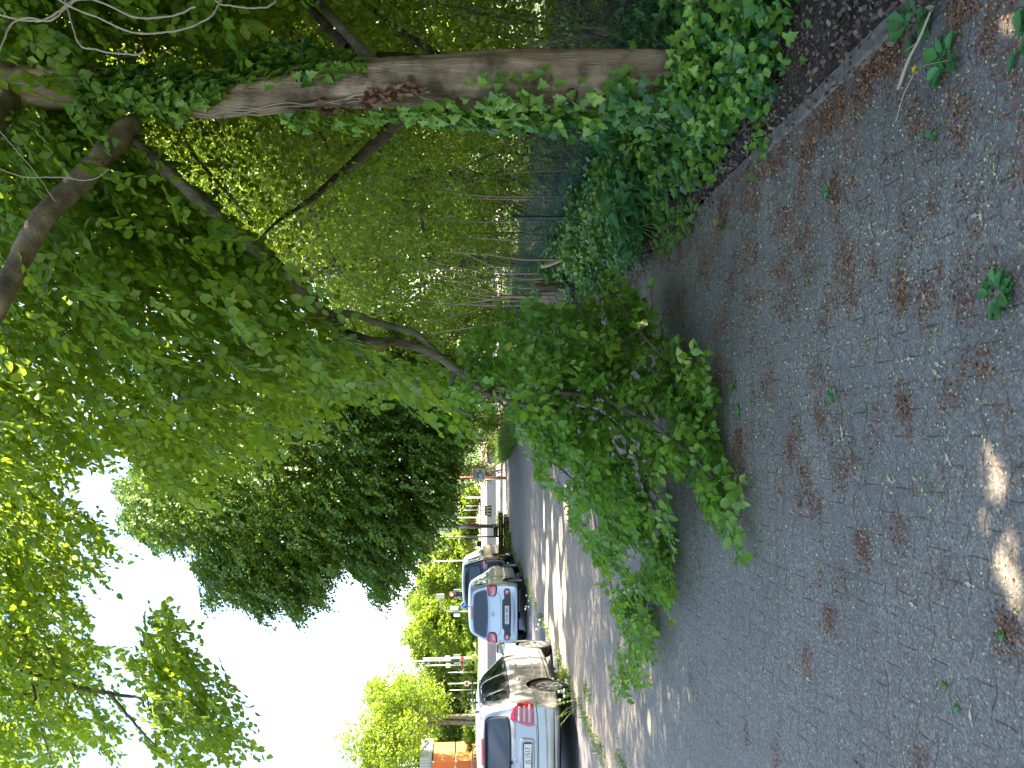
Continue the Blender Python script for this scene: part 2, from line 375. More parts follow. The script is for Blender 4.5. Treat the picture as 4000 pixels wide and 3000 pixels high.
# ------------------------------------------------------------------ foliage machinery
SH = {  # half outlines from base to tip (along, across)
 'elm': [(.16, .22), (.42, .33), (.74, .22)],
 'lance': [(.35, .20)],
 'oval': [(.25, .30), (.62, .30)],
 'ivy': [(-.10, .30), (.10, .52), (.34, .26), (.50, .36), (.66, .16)],
 'quad': [(.5, .32)],
}
def leaves_geo(pos, d, n, size, shape, fold=.12, curl=.12):
    h = SH[shape]; N = len(pos); d = nrm(d); side = nrm(np.cross(n, d)); n = np.cross(d, side); m = len(h)
    size = size[:, None]
    out = [pos]
    for (a, b_) in h: out.append(pos + size * (d * a + side * b_ + n * (fold * b_ * 2 - curl * a * a)))
    out.append(pos + size * (d - n * curl))
    for (a, b_) in h[::-1]: out.append(pos + size * (d * a - side * b_ + n * (fold * b_ * 2 - curl * a * a)))
    V = np.stack(out, 1); k = 2 * m + 2; base = (np.arange(N) * k)[:, None]
    A = np.arange(0, m + 2); B = np.array([0] + list(range(m + 1, k)))
    F_ = np.concatenate([base + A, base + B], 1).reshape(-1, m + 2)
    return V.reshape(-1, 3), F_, m + 2
PATCH = []   # sun gaps: ellipses on the ground plane (cx, cy, rx, ry, share removed)
def sungap(pos, ext=0.0):
    g = pos - S * ((pos[:, 2] - 0.0) / S[2])[:, None]; keep = np.ones(len(pos), bool)
    for (cx, cy, rx, ry, sh) in PATCH:
        q = ((g[:, 0] - cx) / (rx + ext)) ** 2 + ((g[:, 1] - cy) / (ry + ext)) ** 2 < 1
        keep &= ~(q & (rng.random(len(pos)) < sh) & (pos[:, 2] > .9))
    return keep
def foliage(name, parent, mat, pos, d, n, size, shape='elm', fold=.12, curl=.12, gap=True, bias=None, ws=True, kind=None):
    if gap:
        k = sungap(pos + nrm(d) * size[:, None] * .5, size * .55); pos, d, n, size = pos[k], d[k], n[k], size[k]
        if bias is not None: bias = bias[k]
    V, F_, fs = leaves_geo(pos, d, n, size, shape, fold, curl)
    rn = np.clip(rng.random(len(pos)) * .8 + (0 if bias is None else bias), 0, 1)
    o = link(name, np_mesh(name, V, F_, fs, False, np.repeat(rn, 2)), mat, parent, ws)
    if kind: o['kind'] = kind
    return o
def spray(O, D, N, Ls, K, leaf, droop=.25, spread=.8, jit=.28, down=.25):
    """alternate leaves along twigs. O,D,N (n,3); Ls (n,)"""
    n = len(O); D = nrm(D); Sd = nrm(np.cross(N, D)); N = np.cross(D, Sd)
    t = (np.arange(K) + .5 + rng.uniform(-.3, .3, (n, K))) / K
    dn = np.array([0, 0, -1.0])
    pos = O[:, None] + (D[:, None] * t[..., None] + dn * (droop * t ** 2)[..., None]) * Ls[:, None, None]
    sg = np.where(np.arange(K) % 2 == 0, 1., -1.)[None, :, None]
    dd = D[:, None] * .65 + Sd[:, None] * sg * spread + rng.normal(0, jit, (n, K, 3)) + dn * down
    nn = N[:, None] + rng.normal(0, .38, (n, K, 3))
    sz = leaf * rng.uniform(.62, 1.15, (n, K)) * (1.0 - .25 * t)
    rb = np.repeat(rng.normal(.1, .13, n), K)
    return pos.reshape(-1, 3), nrm(dd).reshape(-1, 3), nrm(nn).reshape(-1, 3), sz.ravel(), rb
def twigs_mesh(name, parent, mat, O, D, Ls, droop, r=.003, gap=True):
    n = len(O)
    if gap:
        k = sungap(O + nrm(D) * Ls[:, None] * .5, .15); O, D, Ls = O[k], D[k], Ls[k]; n = len(O)
    D = nrm(D); dn = np.array([0, 0, -1.0]); T = np.array([0, .5, 1.0])
    Pp = O[:, None] + (D[:, None] * T[None, :, None] + dn * (droop * T ** 2)[None, :, None]) * Ls[:, None, None]
    a = nrm(np.cross(D, dn + .01)); b_ = np.cross(D, a); V = []
    for k, rr in enumerate((r, r * .7, r * .3)):
        for j in range(3):
            th = j * 2.094; V.append(Pp[:, k] + (a * math.cos(th) + b_ * math.sin(th)) * rr)
    V = np.stack(V, 1); base = (np.arange(n) * 9)[:, None]
    f = [[s * 3 + j, s * 3 + (j + 1) % 3, s * 3 + 3 + (j + 1) % 3, s * 3 + 3 + j] for s in range(2) for j in range(3)]
    F_ = (base[:, :, None] + np.array(f)[None]).reshape(-1, 4)
    return link(name, np_mesh(name, V.reshape(-1, 3), F_, 4, True), mat, parent, True)
def polybox(poly): a = np.array(poly); return a[:, 0].min(), a[:, 0].max(), a[:, 1].min(), a[:, 1].max()
def sample(poly, n, Yf, clump=60, spread=.45, margin=0, holes=()):
    """points filling the volume whose outline is poly, between the depths given by Yf(dx,dy,rand); clumped"""
    x0, x1, y0, y1 = polybox(poly); out = []; got = 0
    while got < n:
        m = max(40, n // clump)
        cx = rng.uniform(x0, x1, m); cy = rng.uniform(y0, y1, m); k = inpoly(cx, cy, poly); cx, cy = cx[k], cy[k]
        c = P(cx, cy, Yf(cx, cy, rng.random(len(cx))))
        w = rng.gamma(2.0, .5, len(c)); rep = rng.poisson(w * clump * .5 * .5) + 1
        q = np.repeat(c, rep, 0); q = q + rng.normal(0, 1, q.shape) * spread * np.array([1, 1, .7])
        a, b_ = toD(q); k = inpoly(a, b_, poly)
        for hp in holes: k &= ~inpoly(a, b_, hp)
        k &= q[:, 2] > .05
        out.append(q[k]); got += int(k.sum())
    return np.concatenate(out)[:n]
def rdir(n, hz=1.0, vz=.35):
    a = rng.uniform(0, 2 * np.pi, n); return nrm(np.stack([np.cos(a) * hz, np.sin(a) * hz, rng.normal(0, vz, n)], 1))
UP = np.array([0, 0, 1.0])
def updir(n, j=.4): return nrm(UP + rng.normal(0, j, (n, 3)))
def branchy(parent, mat, start, ends, r0, r1, name="branch", bend=.12, n=14, seg=7):
    b = MB()
    for e in ends:
        s = np.array(start); e = np.array(e); L = np.linalg.norm(e - s); m1 = s + (e - s) * .35 + rng.normal(0, bend * L * .4, 3) + UP * L * .05; m2 = s + (e - s) * .7 + rng.normal(0, bend * L * .4, 3)
        pts = spline([s, m1, m2, e], n); b.tube(pts, np.linspace(r0, r1, n), seg)
    return b.build(name, mat, parent, True)

# sun flecks on the path (places where the canopy is open towards the sun)
for dx, dy, rx, ry, sh in ((2128, 1008, .055, .05, 1), (2150, 1120, .07, .075, 1), (2165, 1195, .05, .05, .97), (2205, 1285, .075, .07, 1), (1538, 860, .10, .10, 1), (2195, 15, .07, .05, 1), (2150,1060,.04,.05,.96)):
    g = G(dx, dy); PATCH.append((g[0], g[1], rx * .78, ry * .78, sh * .80))
for k in range(34):
    dx = rng.uniform(1168, 1222); dy = rng.uniform(1085, 1460); g = G(dx, dy)
    PATCH.append((g[0], g[1], rng.uniform(.16, .5), rng.uniform(.10, .32), .97))
for dx, dy, rx, ry in ((1258, 1640, .3, .3), (1247, 1560, .3, .25), (1180, 1420, .6, .5), (1150, 1400, .5, .45), (1180,1380,.7,.3)):
    g = G(dx, dy); PATCH.append((g[0], g[1], rx, ry, .98))
g = np.array([-4.0, 15.6, .6]); g = g - S * (g[2] / S[2]); PATCH.append((g[0], g[1], .5, .8, .99))
for yy in (12.0, 12.5, 13.1, 13.8, 14.4): 
    g = np.array([-4.0, yy, .9 + .1 * math.sin(yy * 5)]); g = g - S * (g[2] / S[2]); PATCH.append((g[0], g[1], .16, .07, .98))
PATCH.append((-1.5, 41.0, 40, 3.4, .9))

# ================================================================== the ivy-clad tree beside the path with its limb hanging over it
tree = thing("hornbeam_tree", "ivy clad tree with grey brown trunk, its broken limb hanging down over the paving", "tree", (2.33, 5.6, 0))
TP = [(2810, 350, 240), (2650, 335, 232), (2400, 325, 232), (2200, 318, 222), (2000, 312, 215), (1800, 318, 215), (1600, 318, 205), (1450, 322, 195), (1250, 335, 175), (1000, 372, 158), (800, 388, 150), (500, 352, 150), (250, 345, 150), (40, 330, 165), (-250, 300, 160), (-700, 260, 150)]
tp = np.array([P(v / 1.8083, iy / 1.8083, 5.6) for v, iy, w in TP]); tr = np.array([w / F * 5.6 / 2 * 1.02 for v, iy, w in TP])
tp[0, 2] = -.15
path_ = spline(tp, 90); rad_ = np.interp(np.linspace(0, 1, 90), np.linspace(0, 1, len(tr)), tr)
rad_ = rad_ * (1 + .018 * np.sin(np.arange(90) * .9)); rad_[:4] *= np.array([1.35, 1.2, 1.1, 1.04])
lobf = lambda a, i, m: 1 + .08 * np.sin(2 * a + i * .05) + .06 * np.sin(3 * a + 1 + i * .11) + .045 * np.sin(7 * a - i * .07) * (1 + .5 * np.sin(i * .3)) + .03 * np.sin(12 * a + i * .12)
V, Fq = tube_geo(path_, rad_, 40, lobf)
link("trunk", np_mesh("trunk", V, np.array(Fq), 4, True), M_bark, tree, True)
# knots and broken stub on the trunk
M_knot = plain("rotten_knot", (.09, .045, .03), .9, 0, .5, 60, bstr=.8)
def knot(v, iy, r, Y=5.43):
    b = MB(); c = P(v / 1.8083, iy / 1.8083, Y); dirn = nrm(CAM - c); b.ring([(r * 1.5, -.02), (r * 1.15, .012), (r * .8, .008), (r * .3, -.012), (0.001, -.014)], c, dirn, 16); b.build("knot", M_knot, tree, True)
knot(2232, 372, .030, 5.42); knot(2150, 395, .016, 5.415)
# fork limb to the right, high thick limb to the left
def limb(name, pts, radii, mat=M_limb, n=60, seg=14, par=None):
    p = np.array([P(a, b_, Y) for a, b_, Y in pts]); q = spline(p, n); q = q + np.cumsum(rng.normal(0, .0022, q.shape), 0) * 0.6
    r = np.interp(np.linspace(0, 1, n), np.linspace(0, 1, len(radii)), radii) * (1 + rng.normal(0, .025, n))
    V, Fq = tube_geo(q, r, seg); o = link(name, np_mesh(name, V, np.array(Fq), 4, True), mat, par or tree, True); return o, q
limb("limb", [(292, 262, 5.55), (255, 295, 5.45), (190, 370, 5.3), (100, 460, 5.1), (50, 540, 5.0), (0, 640, 4.9), (-70, 800, 4.8)], [.055, .075, .072, .068, .062, .058, .05], M_bark2)
limb("limb", [(20, 185, 5.6), (0, 240, 5.4), (-40, 300, 5.2)], [.1, .085, .075], M_bark2, 16)
limb("limb", [(840, 150, 5.6), (800, 130, 5.7), (760, 90, 5.9), (700, 20, 6.2), (660, -60, 6.5)], [.045, .04, .035, .03, .028], M_bark2, 26)
bl, main = limb("broken_limb", [(278, 296, 5.55), (305, 322, 5.55), (360, 372, 5.6), (440, 442, 5.7), (500, 495, 5.8), (560, 545, 5.9), (620, 590, 6.0), (660, 640, 6.1), (700, 680, 6.15), (740, 720, 6.2)],
     [.030, .034, .038, .042, .040, .040, .042, .046, .050, .046], M_limb, 70)
LIMBS = [
 ([(700, 680, 6.15), (760, 678, 6.15), (800, 692, 6.2), (860, 708, 6.2), (900, 722, 6.2), (950, 768, 6.2), (975, 790, 6.2)], [.03, .027, .025, .024, .022, .020]),
 ([(740, 720, 6.2), (800, 735, 6.2), (860, 738, 6.25), (930, 762, 6.2), (980, 795, 6.15), (1040, 840, 6.1), (1065, 855, 6.1)], [.045, .032, .030, .030, .032, .030]),
 ([(1050, 848, 6.1), (1090, 838, 6.1), (1160, 843, 6.05), (1230, 850, 6.0), (1290, 852, 5.95), (1330, 872, 5.9), (1380, 900, 5.8), (1430, 932, 5.65), (1500, 990, 5.3), (1560, 1060, 5.0)], [.026, .02, .019, .018, .018, .018, .016, .013, .008, .003]),
 ([(1055, 850, 6.1), (1100, 862, 6.2), (1150, 880, 6.4)], [.028, .024, .018]),
 ([(1150, 880, 6.4), (1260, 885, 6.8), (1310, 905, 7.0), (1350, 940, 7.1), (1378, 990, 7.2), (1392, 1050, 7.2), (1425, 1120, 7.1)], [.02, .019, .021, .019, .016, .013, .006]),
 ([(1060, 852, 6.1), (1110, 900, 6.4), (1160, 960, 6.7), (1215, 1015, 6.9), (1260, 1060, 7.2), (1300, 1130, 7.5), (1350, 1230, 7.8), (1400, 1290, 7.3)], [.012, .01, .009, .008, .007, .006, .004, .003]),
 ([(1280, 1100, 7.5), (1300, 1200, 7.9), (1330, 1300, 8.1), (1350, 1400, 8.3), (1335, 1470, 8.5)], [.008, .007, .006, .004, .002]),
 ([(1330, 870, 5.9), (1390, 868, 5.9), (1450, 860, 5.8), (1510, 850, 5.5)], [.011, .010, .007, .003]),
 ([(985, 800, 6.15), (970, 850, 6.1), (985, 880, 6.0), (1020, 905, 5.95)], [.02, .016, .012, .008]),
 ([(1000, 810, 6.1), (1030, 760, 6.0), (1060, 720, 5.9), (1110, 690, 5.9)], [.018, .014, .01, .006]),
 ([(1400, 700, 6.0), (1340, 740, 6.2), (1290, 775, 6.3), (1240, 800, 6.4)], [.008, .012, .015, .017]),
 ([(1395, 735, 6.0), (1320, 790, 6.2), (1270, 815, 6.3)], [.008, .012, .014]),
 ([(1420, 760, 5.8), (1370, 700, 6.0), (1330, 640, 6.3), (1290, 620, 6.5)], [.004, .008, .009, .005]),
 ([(1430, 932, 5.65), (1470, 930, 5.5), (1540, 960, 5.1)], [.008, .006, .002]),
]
twp = []
for pts, rr in LIMBS:
    o, q = limb("forked_branch", pts, rr, M_limb, 30, 10, bl); twp.append(q)
sb = MB(); q0 = P(845, 738, 6.2)
for k in range(9):
    a = q0 + rng.normal(0, .012, 3); e = a + (P(820, 760, 6.0) - q0) * rng.uniform(.6, 1.5) + rng.normal(0, .01, 3); sb.tube([a, e], [.008, .001], 4)
sb.build("splinter", M_rawwood, bl, True)

# foliage of the hanging limb: sprays fanned out from its branches
HANG = [(960, 840), (1000, 740), (1060, 690), (1100, 670), (1140, 640), (1200, 628), (1240, 618), (1290, 600), (1330, 600), (1370, 640), (1400, 660), (1425, 705), (1470, 760), (1520, 790), (1528, 850), (1540, 930), (1580, 1010), (1600, 1175), (1560, 1180), (1525, 1110), (1500, 1065), (1455, 1010), (1415, 985), (1430, 1080), (1450, 1150), (1452, 1250), (1445, 1340), (1410, 1400), (1362, 1480), (1335, 1500), (1318, 1470), (1330, 1400), (1310, 1360), (1330, 1330), (1300, 1250), (1270, 1190), (1240, 1150), (1235, 1110), (1240, 1090), (1180, 1050), (1140, 1010), (1128, 950), (1090, 900), (1040, 872), (985, 880), (1010, 950), (985, 965), (955, 900)]
holes = [[(1160, 595), (1232, 600), (1240, 650), (1170, 668)], [(1395, 870), (1440, 905), (1450, 950), (1410, 930), (1390, 900)], [(1330, 880), (1345, 890), (1340, 905), (1325, 895)], [(1160, 1000), (1230, 1000), (1240, 1060), (1190, 1040)], [(1250,1100),(1290,1100),(1300,1140),(1270,1140)]]
def Yhang(x, y, r):
    base = np.interp(x, [950, 1100, 1250, 1400, 1500, 1600], [6.1, 6.1, 6.4, 6.3, 5.5, 4.72])
    base = base + np.clip((y - 1000) / 450, 0, 1) * np.interp(x, [1200, 1330, 1400, 1450, 1480], [1.7, 1.6, .75, .1, 0]) + np.interp(y, [600, 800], [.5, 0])
    return base + (r - .5) * np.interp(x, [950, 1150, 1400, 1600], [.7, 1.5, 1.0, .30])
OH = sample(HANG, 1350, Yhang, 16, .13, holes=holes)
allq = np.concatenate(twp); idx = np.array([np.argmin(np.linalg.norm(allq - o, axis=1)) for o in OH]); DH = OH - allq[idx]
DH = nrm(nrm(DH) * .8 + np.array([-.45, -.25, -.2]) + rng.normal(0, .35, DH.shape)); DH[:, 2] = np.clip(DH[:, 2], -.7, .25)
k = OH[:, 2] < .3; DH[k, 2] = np.abs(DH[k, 2]) * .2
LsH = rng.uniform(.16, .34, len(OH)); OHs = OH - DH * LsH[:, None] * .5
p_, d_, n_, s_, rb = spray(OHs, DH, updir(len(OH), .45), LsH, 9, .088, .18, .75)
k = p_[:, 2] > .02; a, c = toD(p_)
for hp in holes: k &= ~(inpoly(a, c, hp) & (rng.random(len(a)) < .85))
vis_b = np.concatenate(twp[:5] + [main]); vb = np.stack(toD(vis_b), 1); dcam = np.linalg.norm(vis_b - CAM, axis=1)
pd = np.stack(toD(p_ + d_ * s_[:, None] * .5), 1); near = np.zeros(len(pd), bool); pc_ = np.linalg.norm(p_ - CAM, axis=1)
for i0 in range(0, len(pd), 2000):
    dd = np.linalg.norm(pd[i0:i0 + 2000, None] - vb[None], axis=2); j = dd.argmin(1); near[i0:i0 + 2000] = (dd[np.arange(len(j)), j] < 17) & (pc_[i0:i0 + 2000] < dcam[j] + .03)
k &= ~(near & (rng.random(len(near)) < .72))
foliage("foliage", bl, ML['elm_low'], p_[k], d_[k], n_[k], s_[k], 'elm', gap=False, bias=rb[k])
twigs_mesh("twigs", bl, M_twig, OHs, DH, LsH, .18, .0022, gap=False)

# crown of the tree: drooping sprays above and to the left
CROWN = [(-260, -200), (1000, -200), (560, 60), (470, 130), (330, 60), (250, 40), (215, 160), (255, 270), (330, 330), (430, 425), (540, 520), (640, 600), (700, 660), (760, 700), (870, 760), (940, 790), (985, 870), (990, 950), (955, 962), (900, 900), (850, 860), (800, 830), (770, 870), (745, 900), (660, 935), (640, 955), (560, 985), (545, 960), (490, 1005), (480, 1060), (400, 1095), (330, 1060), (300, 1000), (262, 965), (245, 985), (215, 1000), (150, 1000), (120, 1060), (170, 1100), (262, 1140), (272, 1167), (240, 1200), (200, 1275), (160, 1240), (175, 1300), (188, 1340), (160, 1365), (216, 1380), (240, 1467), (272, 1505), (272, 1597), (224, 1640), (190, 1590), (140, 1620), (100, 1700), (-260, 1700)]
CLB = [(300, 1440), (308, 1330), (362, 1298), (370, 1330), (396, 1360), (395, 1412), (450, 1425), (475, 1460), (512, 1505), (556, 1580), (540, 1610), (500, 1640), (440, 1640), (425, 1700), (300, 1700), (280, 1620), (340, 1610), (320, 1555), (322, 1500), (272, 1487), (268, 1420)]
M0 = nrm(np.array([-.5, -.2, -.45]))
def Ycr(x, y, r): return np.interp(y, [-100, 400, 900, 1600], [5.4, 5.4, 5.8, 6.4]) + r * np.interp(x, [0, 400, 900], [5.0, 4.0, 2.2]) * np.interp(y, [800, 1200], [1, .6])
bare = [[(25, 180), (70, 180), (70, 245), (25, 250)], [(235, 270), (200, 330), (150, 390), (100, 440), (55, 510), (20, 590), (10, 560), (60, 470), (110, 400), (170, 340), (220, 265)]]
OC = sample(CROWN, 8600, Ycr, 34, .32, holes=bare)
OB = sample(CLB, 250, lambda x, y, r: 6.6 + r * 1.2, 22, .2)
O_ = np.concatenate([OC, OB]); n = len(O_)
D_ = nrm(M0 + rng.normal(0, .30, (n, 3))); L_ = rng.uniform(.2, .42, n)
O_ = O_ - D_ * L_[:, None] * .5
p_, d_, n_, s_, rb = spray(O_, D_, updir(n, .5), L_, 9, .108, .28, .62, .20)
s_ = s_ * np.interp(toD(p_)[1], [750, 1150], [1.0, .78]); a, c = toD(p_); k = ~(inpoly(a, c, bare[1]) & (np.linalg.norm(p_ - CAM, axis=1) < 6) & (rng.random(len(a)) < .8)) & (p_[:, 1] > 3.0)
foliage("crown", tree, ML['elm'], p_[k], d_[k], n_[k], s_[k], 'elm', bias=rb[k])
a, c = toD(O_ + D_ * L_[:, None]); k = (inpoly(a, c, CROWN) | inpoly(a, c, CLB)) & ~inpoly(a, c, [(120, 990), (265, 980), (265, 1110), (120, 1110)])
twigs_mesh("twigs", tree, M_twig, O_[k], D_[k], L_[k], .25, .0026)
# unseen leaves added outside the view to keep the sun off the path
n = 14000; n = 6500; O2 = np.stack([rng.uniform(3.0, 8.5, n), rng.uniform(-3, 8, n), rng.uniform(4.4, 7.6, n)], 1)
O3 = np.stack([rng.uniform(3.2, 8.5, 14000), rng.uniform(-4.5, 4.5, 14000), rng.uniform(1.6, 8, 14000)], 1); O2 = np.concatenate([O2, O3]); n = len(O2)
a, c = toD(O2); vis = (O2[:, 1] > .5) & (a > -30) & (a < 2230) & (c > -30) & (c < 1690); O2 = O2[~vis]; n = len(O2)
p_, d_, n_, s_, rb = spray(O2, rdir(n), updir(n, .3), np.full(n, .5), 7, .16, .2, .8)
a, c = toD(p_); k = ~((p_[:, 1] > .5) & (a > -12) & (a < 2220) & (c > -12) & (c < 1670))
foliage("unseen_shade_leaves", tree, ML['elm'], p_[k], d_[k], n_[k], s_[k], 'elm', bias=rb[k])
# branches carrying the sprays seen against the sky at the left
for pts, r0, r1 in (([(-20, 1425, 6.9), (30, 1440, 6.9), (110, 1465, 7.0), (180, 1485, 7.0), (232, 1495, 7.0)], .030, .020),
                    ([(232, 1495, 7.0), (270, 1505, 7.1), (305, 1510, 7.1), (320, 1530, 7.2), (400, 1560, 7.2), (520, 1590, 7.2)], .016, .004),
                    ([(232, 1495, 7.0), (270, 1540, 7.0), (300, 1580, 7.0), (340, 1622, 7.1), (400, 1650, 7.1)], .014, .005),
                    ([(10, 1345, 7.2), (60, 1380, 7.2), (120, 1410, 7.3), (200, 1460, 7.3)], .016, .005),
                    ([(20, 1375, 7.0), (60, 1450, 7.0), (80, 1560, 7.0), (100, 1640, 7.0)], .014, .006),
                    ([(0, 1130, 7.2), (20, 1165, 7.2), (60, 1220, 7.2), (80, 1290, 7.2)], .013, .006),
                    ([(320, 1530, 7.2), (315, 1450, 7.2), (330, 1370, 7.2), (350, 1310, 7.2)], .006, .002)):
    p = np.array([P(*q) for q in pts]); q = spline(p, 26); q += np.cumsum(rng.normal(0, .003, q.shape), 0); br = MB(); br.tube(q, np.linspace(r0, r1, 26), 8); br.build('branch', M_limb, tree, True)
for k in range(26):
    a0, c0 = rng.uniform(0, 170), rng.uniform(900, 1600); Y = rng.uniform(6.3, 8.5)
    q = spline(np.array([P(a0, c0, Y), P(a0 + rng.uniform(20, 60), c0 + rng.uniform(-60, 60), Y + .2), P(a0 + rng.uniform(60, 150), c0 + rng.uniform(-130, 130), Y + .3)]), 12)
    if not inpoly(*toD(q), CROWN).all() or (inpoly(*toD(q), [(120, 990), (265, 980), (265, 1110), (120, 1110)])).any(): continue
    br = MB(); br.tube(q, np.linspace(.008, .003, 12), 6); br.build('branch', M_limb, tree, True)

# ------------------------------------------------------------------ ivy climbing the trunk
ivy = thing("climbing_ivy", "ivy with lobed leaves and rootlets climbing the trunk of the tree", "ivy", (2.33, 5.5, 0))
def ivy_on(spec, n, off=(.01, .09), sz=(.055, .095), Y=5.6, up=.55):
    """spec: rows (v, iy, half width px): band of leaves on the trunk"""
    sp = np.array(spec, float); t = rng.random(n) * (len(sp) - 1); i = t.astype(int); fr = (t - i)[:, None]
    row = sp[i] * (1 - fr) + sp[np.minimum(i + 1, len(sp) - 1)] * fr
    iy = row[:, 1] + rng.normal(0, .55, n) * row[:, 2]; v = row[:, 0] + rng.normal(0, 12, n)
    ax = np.interp(v, [q[0] for q in TP][::-1], [q[1] for q in TP][::-1]); hw = np.interp(v, [q[0] for q in TP][::-1], [q[2] for q in TP][::-1]) / 2
    tt = np.clip((iy - ax) / hw, -1.0, 1.0); front = np.sqrt(np.maximum(0, 1 - tt ** 2))
    Yd = Y - front * hw / F * Y - rng.uniform(off[0], off[1], n)
    pos = P(v / 1.8083, iy / 1.8083, Yd); nn = nrm(nrm(np.stack([-tt, -front - .3, np.full(n, .0)], 1)) + UP * up + rng.normal(0, .35, (n, 3)))
    d = nrm(np.array([0, 0, -1.0]) + rng.normal(0, .5, (n, 3)) + nrm(np.stack([-tt, -front, 0 * tt], 1)) * .35)
    return pos, d, nn, rng.uniform(*sz, n)
A1 = ivy_on([(350, 330, 60), (450, 330, 80), (550, 330, 90), (650, 345, 80), (760, 330, 75), (820, 360, 60), (900, 290, 45), (1000, 270, 45), (1100, 250, 45), (1200, 245, 55), (1300, 245, 50), (1400, 270, 30)], 560)
A1b = ivy_on([(250, 400, 60), (420, 420, 70), (600, 440, 55), (740, 425, 40)], 120)
A2 = ivy_on([(1100, 470, 30), (1300, 470, 35), (1500, 450, 30), (1650, 440, 35), (1760, 445, 55), (1900, 430, 60), (2060, 440, 65), (2200, 460, 65), (2330, 450, 60)], 340, (.02, .16))
A3 = ivy_on([(1760, 320, 20), (1880, 310, 50), (1980, 330, 60), (2400, 330, 60), (2480, 330, 70)], 40)
A4 = ivy_on([(2350, 420, 60), (2500, 430, 90), (2620, 430, 110), (2750, 400, 150)], 260, (.02, .3))
for i, (A, mt, bi) in enumerate(((A1, 'ivylight', -.15), (A1b, 'ivylight', .1), (A2, 'ivylight', -.05), (A3, 'ivylight', 0), (A4, 'ivy', .2))):
    pass
pos, d, nn, sz = [np.concatenate([A[j] for A in (A1, A1b, A2, A3)]) for j in range(4)]
foliage("young_leaves", ivy, ML['ivylight'], pos, d, nn, sz, 'ivy', gap=False, bias=rng.normal(-.02, .18, len(pos)))
B1 = ivy_on([(300, 330, 60), (500, 330, 90), (800, 320, 70), (1000, 240, 50), (1250, 230, 60)], 420, (0, .05)); B2 = ivy_on([(1700, 470, 25), (2000, 460, 50), (2300, 470, 60)], 220, (0, .1))
pos, d, nn, sz = [np.concatenate([A[j] for A in (B1, B2, A4)]) for j in range(4)]
foliage("old_leaves", ivy, ML['ivy'], pos, d, nn, sz, 'ivy', gap=False, bias=np.full(len(pos), .1))
b = MB()
for v0, v1, iy0, iy1, r in ((780, 1400, 425, 400, .007), (700, 1250, 445, 440, .009), (860, 1650, 455, 370, .006), (1350, 1680, 380, 360, .01), (760, 1050, 370, 430, .005), (1500, 1900, 360, 430, .006), (820, 1120, 400, 390, .004), (2200, 2500, 430, 400, .006)):
    pts = []
    for s in np.linspace(0, 1, 10):
        v = v0 + (v1 - v0) * s; iy = iy0 + (iy1 - iy0) * s + rng.normal(0, 7)
        ax = np.interp(v, [q[0] for q in TP][::-1], [q[1] for q in TP][::-1]); hw = np.interp(v, [q[0] for q in TP][::-1], [q[2] for q in TP][::-1]) / 2
        tt = np.clip((iy - ax) / hw, -.99, .99); pts.append(P(v / 1.8083, (ax + tt * hw) / 1.8083, 5.6 - math.sqrt(1 - tt * tt) * hw / F * 5.6 * .97))
    b = MB(); b.tube(spline(pts, 26), np.linspace(r, r * .6, 26), 6); b.build("stem", M_vine, ivy, True)
pos, d, nn, sz = ivy_on([(1150, 430, 12), (1300, 425, 18), (1430, 400, 30), (1520, 370, 30), (1620, 330, 40)], 70, (0, .03), (.03, .065))
foliage("withered_leaves", ivy, leafmat("withered_ivy", [(0, (.09, .03, .015)), (.6, (.20, .075, .035)), (1, (.42, .28, .12))], (.3, .1, .03), .1), pos, d, nn, sz, 'ivy', .3, .5, gap=False)

# hanging bare vine stems in the upper right
for pts, r, lab in (([(-10, 130, 3.6), (20, 55, 3.6), (60, 38, 3.6), (105, 44, 3.6), (150, 10, 3.6), (185, 0, 3.6), (230, 10, 3.6), (290, 35, 3.6), (370, 30, 3.6), (420, 10, 3.6)], .006, "looping pale vine stem hanging in the upper right corner above the trunk ivy"),
                    ([(-10, 30, 3.8), (45, 44, 3.8), (95, 45, 3.8), (145, 15, 3.8), (168, -10, 3.8)], .0065, "short thick pale vine stem curving through the top right corner"),
                    ([(105, -10, 3.5), (200, 30, 3.5), (290, 62, 3.5), (380, 58, 3.5), (455, 30, 3.5), (475, -10, 3.5)], .0055, "long pale bare vine stem sagging in front of the dark leaves above the trunk"),
                    ([(137, -10, 3.7), (160, 60, 3.7), (178, 100, 3.7), (215, 108, 3.7), (250, 116, 3.7), (300, 118, 3.7), (318, 110, 3.7)], .0055, "pale vine stem ending in a broken free tip beside the ivy"),
                    ([(-10, 360, 4.2), (50, 384, 4.2), (120, 386, 4.2), (190, 388, 4.2), (232, 362, 4.2)], .0035, "thin pale vine arc crossing in front of the thick upper limb"),
                    ([(-5, 280, 4.3), (30, 320, 4.3), (75, 380, 4.3), (115, 430, 4.3)], .003, "thin straight vine running across the vine arc by the upper limb"),
                    ([(455, -10, 4.0), (480, 12, 4.0), (530, 20, 4.0), (590, 15, 4.0), (610, -10, 4.0)], .0055, "pale vine loop just entering the picture above the chain-link side of the tree")):
    r *= .72; q = spline([P(*t) for t in pts], 60); q = q + np.cumsum(rng.normal(0, .0012, q.shape), 0)
    V, Fq = tube_geo(q, r * (1 + .12 * np.sin(np.arange(60) * 1.3)), 8); tag(link("hanging_vine", np_mesh("hanging_vine", V, np.array(Fq), 4, True), M_vine), lab, "vine", "bare vine stems hanging beside the tree")
